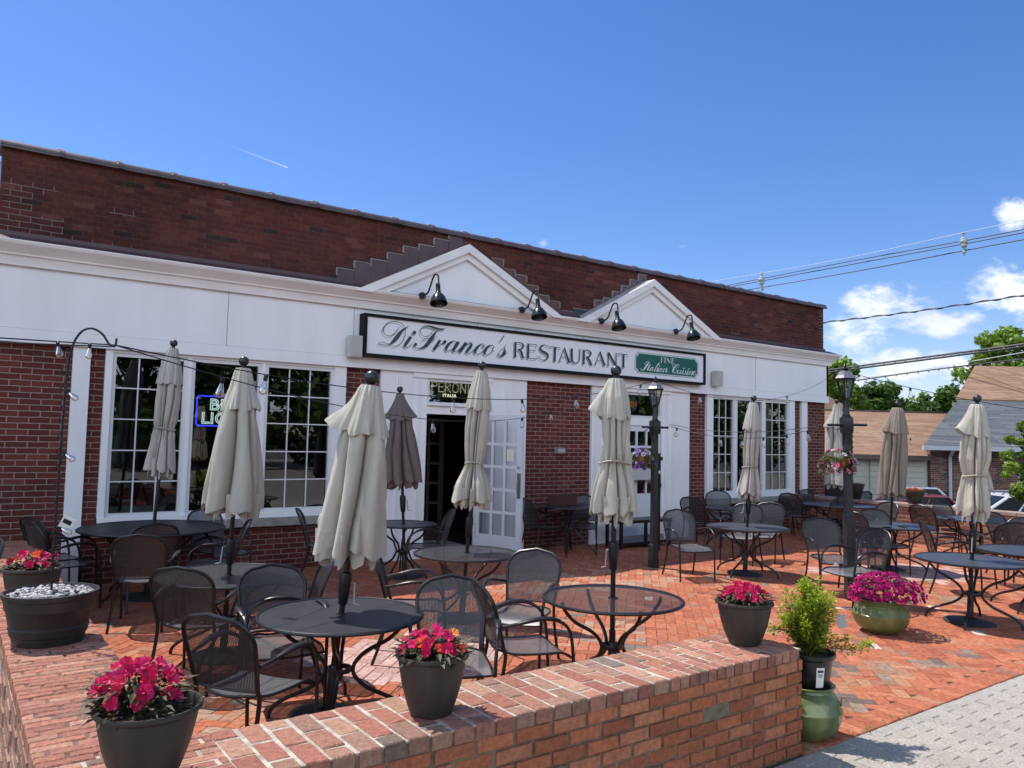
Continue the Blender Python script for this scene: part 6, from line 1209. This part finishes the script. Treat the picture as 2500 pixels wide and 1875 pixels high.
x, y = lw(18.9, 46); tree('small tree peeping out beside the corner of the restaurant cornice', x, y, -1.2, 8.0, 2.2, 73, L_lite, 70, 130, 0.28, 0.2, GT, zlow=0.4)
x, y = lw(12.05, 18); tree('young bright green tree at the right edge in front of the brick house', x, y, -1.2, 3.7, 0.72, 74, L_lite, 80, 150, 0.085, 0.05, None, zlow=0.52, name='young_tree')
GB = 'street trees across the road'
for i, (x, y, H, R) in enumerate(((-9, -17, 8.5, 4.5), (-1, -19, 9, 4.5), (7, -18, 8, 4.5), (16, -19, 9, 5), (26, -18, 9, 5), (-18, -16, 9, 5), (36, -17, 9, 5), (31, -20, 10, 5), (42, -15, 10, 5), (49, -15, 10, 5), (56, -12, 11, 5.5), (64, -9, 11, 5.5), (47, -22, 12, 6), (11, -22, 10, 5))): tree('tall street tree behind the photographer', x, y, -0.3, H, R, 80+i, L_dark, 80, 45, 0.55, 0.35, GB, zlow=0.08)
# ================================================================ GARAGES AND HOUSE
M_tanroof = brickmat('tan_shingle', (0, 1), 0.9, 0.16, 0.012, [(0, (0.25, 0.155, 0.10)), (0.3, (0.28, 0.175, 0.115)), (0.6, (0.225, 0.14, 0.093)), (0.85, (0.31, 0.20, 0.135))], (0.19, 0.12, 0.08), mvar=0.12, bumpd=0.01)
M_greyroof = brickmat('grey_shingle', (0, 1), 1.1, 0.17, 0.016, [(0, (0.105, 0.115, 0.125)), (0.4, (0.13, 0.14, 0.15)), (0.75, (0.09, 0.10, 0.11))], (0.055, 0.06, 0.065), mvar=0.1, bumpd=0.01)
M_hbrick = brickmat('mixed_house_brick', (0, 2), 0.22, 0.075, 0.014, [(0, (0.17, 0.075, 0.055)), (0.3, (0.10, 0.055, 0.05)), (0.55, (0.22, 0.10, 0.07)), (0.75, (0.07, 0.05, 0.05)), (0.9, (0.20, 0.15, 0.12))], (0.27, 0.24, 0.21))
M_cream = mat('cream_garage_door', (0.42, 0.42, 0.36), 0.6); M_gut = mat('pale_gutter', (0.5, 0.53, 0.56), 0.4)
def rbox(m, a0, a1, d0, d1, z0, z1): return m.box(a0, a1, d0, d1, z0, z1)
G = thing('garage_block', 'low garage block with a tan shingle roof and cream doors behind the parked cars', 'garage', (0, 0, 0), RT)
m = MB(); m.box(9.9, 16.2, 30.45, 38, -1.2, 1.42); m.build('wall', mat('garage_siding', (0.40, 0.40, 0.35), 0.7), G, smooth=False)
for a0, a1 in ((11.3, 13.7), (13.95, 16.1)):
    m = MB()
    for k in range(11): z = -1.2+k*0.225; m.box(a0, a1, 30.38, 30.44, z+0.006, z+0.219)
    m.build('garage_door', M_cream, G, smooth=False)
m = MB(); z0, z1 = 1.45, 3.34
for (a, b) in ((0, 0.0),):
    m.prism([(30.1, z0), (35.0, z1), (39.9, z0), (39.9, z0-0.12), (30.1, z0-0.12)], lambda u, v, d: (d, u, v), 9.7, 16.1); m.prism([(30.36, z0+.09), (35.0, z1-.01), (38.4, z0+.5)], lambda u, v, d: (d, u, v), 16.1, 20.4)
m.build('roof', M_tanroof, G, smooth=False)
m = MB(); m.box(9.7, 16.1, 30.03, 30.1, z0-0.16, z0+0.02); m.box(9.7, 20.4, 34.95, 35.05, z1, z1+0.05); m.build('eave_trim', mat('brown_trim', (0.10, 0.075, 0.06), 0.6), G, smooth=False)
m = MB(); m.prism([(12.0, 4.78), (15.55, 4.78), (18.3, 3.1), (18.3, 2.2), (12.0, 2.2)], lambda u, v, d: (u, d+(v-2.2)*0.6, v), 39.0, 43.0); m.build('rear_roof', mat('brown_shingle', (0.21, 0.14, 0.095), 0.9, var=0.15, scale=3), G, smooth=False)
H_ = thing('brick_house', 'brick house with a steep grey and tan shingle roof, pale gutter and downspout', 'house', (0, 0, 0), RT)
m = MB(); m.box(16.25, 44, 30.3, 34, -1.2, 1.78); m.build('wall', M_hbrick, H_, smooth=False)
m = MB(); m.quad((16.24, 30.3, -1.2), (16.24, 34, -1.2), (16.24, 34, 1.78), (16.24, 30.3, 1.78)); m.build('side_wall', brickmat('house_side_brick', (1, 2), 0.22, 0.075, 0.014, [(0, (0.20, 0.09, 0.065)), (0.4, (0.13, 0.065, 0.055)), (0.7, (0.24, 0.11, 0.08))], (0.27, 0.24, 0.21)), H_, smooth=False)
def slab(pts, th, mt, nm):
    m = MB(); i = len(m.v); q = len(pts); m.v += list(pts)+[(a, b, c-th) for a, b, c in pts]; m.face([i+k for k in range(q)]); m.face([i+q+k for k in range(q)][::-1])
    for k in range(q): m.face((i+k, i+q+k, i+q+(k+1) % q, i+(k+1) % q))
    return m.build(nm, mt, H_, smooth=False)
slab([(15.55, 29.5, 1.86), (46, 29.5, 1.86), (46, 34, 3.88), (19.45, 34, 3.88)], 0.10, M_greyroof, 'lower_roof')
slab([(19.35, 34, 3.93), (46, 34, 3.93), (46, 39, 5.92), (23.2, 39, 5.92)], 0.10, M_tanroof, 'upper_roof')
slab([(23.2, 39.05, 5.9), (46, 39.05, 5.9), (46, 48, 1.8), (31, 48, 1.8)], 0.10, M_tanroof, 'rear_roof')
m = MB(); m.box(15.5, 46, 29.38, 29.5, 1.70, 1.86); m.build('gutter', M_gut, H_, smooth=False)
m = MB(); m.tube([(16.7, 29.5, 1.72), (16.95, 30.2, 1.45), (16.95, 30.22, -1.2)], 0.065, 8); m.build('downspout', M_gut, H_)
m = MB(); m.box(19.6, 20.5, 30.24, 30.3, -0.4, 1.2); m.build('window', M_gut, H_, smooth=False)
m = MB(); m.box(19.7, 20.4, 30.20, 30.24, -0.3, 1.1); m.build('window_pane', mat('house_glass', (0.03, 0.04, 0.045), 0.1), H_, smooth=False)
dk = thing('roof_dormer', 'small dark grey roof showing above the tan roof at the right edge', 'roof', (0, 0, 0), RT); m = MB(); m.prism([(31.2, 5.6), (36, 5.6), (36, 8.6), (32.3, 8.2)], lambda u, v, d: (u, d, v), 44, 48); m.build('roof', mat('slate_roof', (0.13, 0.13, 0.135), 0.8, var=0.2, scale=4), dk, smooth=False)
dw = thing('shed', 'dark window and white frame of an outbuilding seen past the corner of the restaurant', 'shed', (0, 0, 0), RT); m = MB(); m.box(8.5, 10.9, 25, 28, -1.2, 1.3); m.build('wall', M_hbrick, dw, smooth=False)
m = MB(); m.box(9.6, 10.85, 24.93, 25.0, -0.1, 1.2); m.build('window', M_gut, dw, smooth=False); m = MB(); m.box(9.75, 10.8, 24.90, 24.93, 0.05, 1.1); m.build('window_pane', mat('shed_glass', (0.012, 0.014, 0.015), 0.1), dw, smooth=False)
# ================================================================ CARS
M_tyre = mat('tyre', (0.015, 0.015, 0.015), 0.8); M_cglass = mat('car_glass', (0.010, 0.012, 0.013), 0.3, spec=0.25); M_rim = mat('alloy', (0.4, 0.4, 0.4), 0.3, 0.9)
def car(name, lb, x, y, z, rz, col, Lc=4.5, Wc=1.8, Hc=1.45, suv=False):
    t = thing(name, lb, 'car', (x, y, z), rz, 'parked cars'); pm = mat(name+'_paint', col, 0.25, 0.0, coat=1.0)
    hl = Lc/2; belt = Hc*0.62; hood = Hc*0.60
    st = [(-hl, .42, .62, .80), (-hl+.08, .30, .72, .88), (-hl+.45, .26, hood+.06, .94), (-hl*.5, .24, belt, .97), (0, .24, belt+.02, .98), (hl*.40, .24, belt+.02, .97), (hl*.55, .24, hood+.02, .96), (hl-.35, .26, hood-.10, .92), (hl-.06, .32, hood-.26, .84), (hl, .40, .55, .76)]
    m = MB(); rings = []
    for (xx, lo, hi, w_) in st:
        w = w_*Wc/2; rings.append([(xx, -w*.93, lo), (xx, -w, lerp(lo, hi, .35)), (xx, -w, lerp(lo, hi, .75)), (xx, -w*.93, hi), (xx, 0, hi+.03), (xx, w*.93, hi), (xx, w, lerp(lo, hi, .75)), (xx, w, lerp(lo, hi, .35)), (xx, w*.93, lo), (xx, 0, lo)])
    loft(m, rings); m.build('body', pm, t, ang=0.9)
    r0, r1 = (-hl+.25, hl*.46) if suv else (-hl+.75, hl*.46); a0, a1 = (-hl+.55, hl*.10) if suv else (-hl*.45, hl*.08)
    def gh(inset, zt, xa, xb, xc, xd, zb): w = Wc/2*.90; wt = Wc/2*.80; return [(xa, -w+inset, zb), (xb, -w+inset, zb), (xb, w-inset, zb), (xa, w-inset, zb)], [(xc, -wt+inset, zt), (xd, -wt+inset, zt), (xd, wt-inset, zt), (xc, wt-inset, zt)]
    b_, t_ = gh(0, Hc-.06, r0, r1, a0, a1, belt-.02); m = MB(); loft(m, [b_, t_]); m.build('windows', M_cglass, t, smooth=False)
    m = MB(); b_, t_ = gh(-.02, Hc-.07, r0, r1, a0, a1, belt)
    i = len(m.v); tt = [(p[0]*1.01, p[1]*1.02, Hc-.08) for p in t_]; loft(m, [tt, [(p[0]*.98, p[1]*.98, Hc-.02) for p in t_], [(p[0]*.8, p[1]*.7, Hc) for p in t_]])
    for k in range(4): m.tube([b_[k], tt[k]], 0.045, 6)
    for s in (-1, 1):
        for fx in ((.38, .68) if suv else (.5,)): m.tube([(lerp(r0, r1, fx), s*(Wc/2*.905), belt), (lerp(a0, a1, fx), s*(Wc/2*.81), Hc-.08)], 0.03, 6)
    m.build('roof', pm, t, ang=0.6)
    if suv:
        for s in (-1, 1): m = MB(); m.tube([(a0+.1, s*.52, Hc), (a0+.15, s*.52, Hc+.06), (a1-.1, s*.52, Hc+.05), (a1, s*.52, Hc-.01)], 0.018, 6); m.build('roof_rail', M_rim, t)
    for (wx, s) in ((-hl*.62, -1), (-hl*.62, 1), (hl*.64, -1), (hl*.64, 1)):
        w = pempty('wheel', t, (wx, s*(Wc/2-.10), .32), 0, 'x'); del w['label']; m = MB(); m.lathe([(.20, -.09), (.31, -.10), (.33, -.05), (.33, .05), (.31, .10), (.20, .09)], 24); m.xf(Matrix.Rotation(pi/2, 4, 'X')); m.build('tyre', M_tyre, w); m = MB(); m.lathe([(.001, .08*-s), (.06, .085*-s), (.20, .07*-s), (.21, .09*-s)], 20); m.xf(Matrix.Rotation(pi/2, 4, 'X')); m.build('rim', M_rim, w)
    for s in (-1, 1):
        m = MB(); m.sphere((hl*.40, s*(Wc/2+.09), belt+.07), .10, 8, 6, sq=.7); m.build('mirror', pm, t); m = MB(); m.sphere((hl-.12, s*Wc*.36, hood-.20), .12, 8, 6, sq=.6); m.build('headlight', M_rim, t); m = MB(); m.box(-hl-.01, -hl+.1, s*Wc*.36-.12, s*Wc*.36+.12, hood-.15, hood); m.build('tail_light', mat('tail_red', (0.4, 0.01, 0.01), 0.3), t, smooth=False)
        m = MB(); m.box(-.10, .06, s*Wc/2*.985-.012, s*Wc/2*.985+.012, belt-.16, belt-.13); m.build('door_handle', pm, t, smooth=False)
    return t
x, y = lw(14.95, 24); car('parked_suv', 'white SUV with roof rails parked beyond the boundary wall at the right', x, y, -1.2, rad(144.2), (0.74, 0.75, 0.76), 4.8, 1.85, 1.66, True)
x, y = lw(13.4, 26.6); car('parked_car', 'dark red car parked behind the boundary wall, left of the white SUV', x, y, -1.2, rad(144.2), (0.20, 0.008, 0.02), 4.5, 1.8, 1.45)
x, y = lw(15.2, 30.5); car('parked_car', 'white car in front of the cream garage doors, half hidden by the black barrel', x, y, -1.2, rad(144.2), (0.72, 0.73, 0.74), 4.5, 1.8, 1.5)
car('parked_car', 'dark car parked across the street behind the photographer', 1.5, -7.5, -0.28, 0, (0.02, 0.022, 0.03), 4.6, 1.8, 1.5)
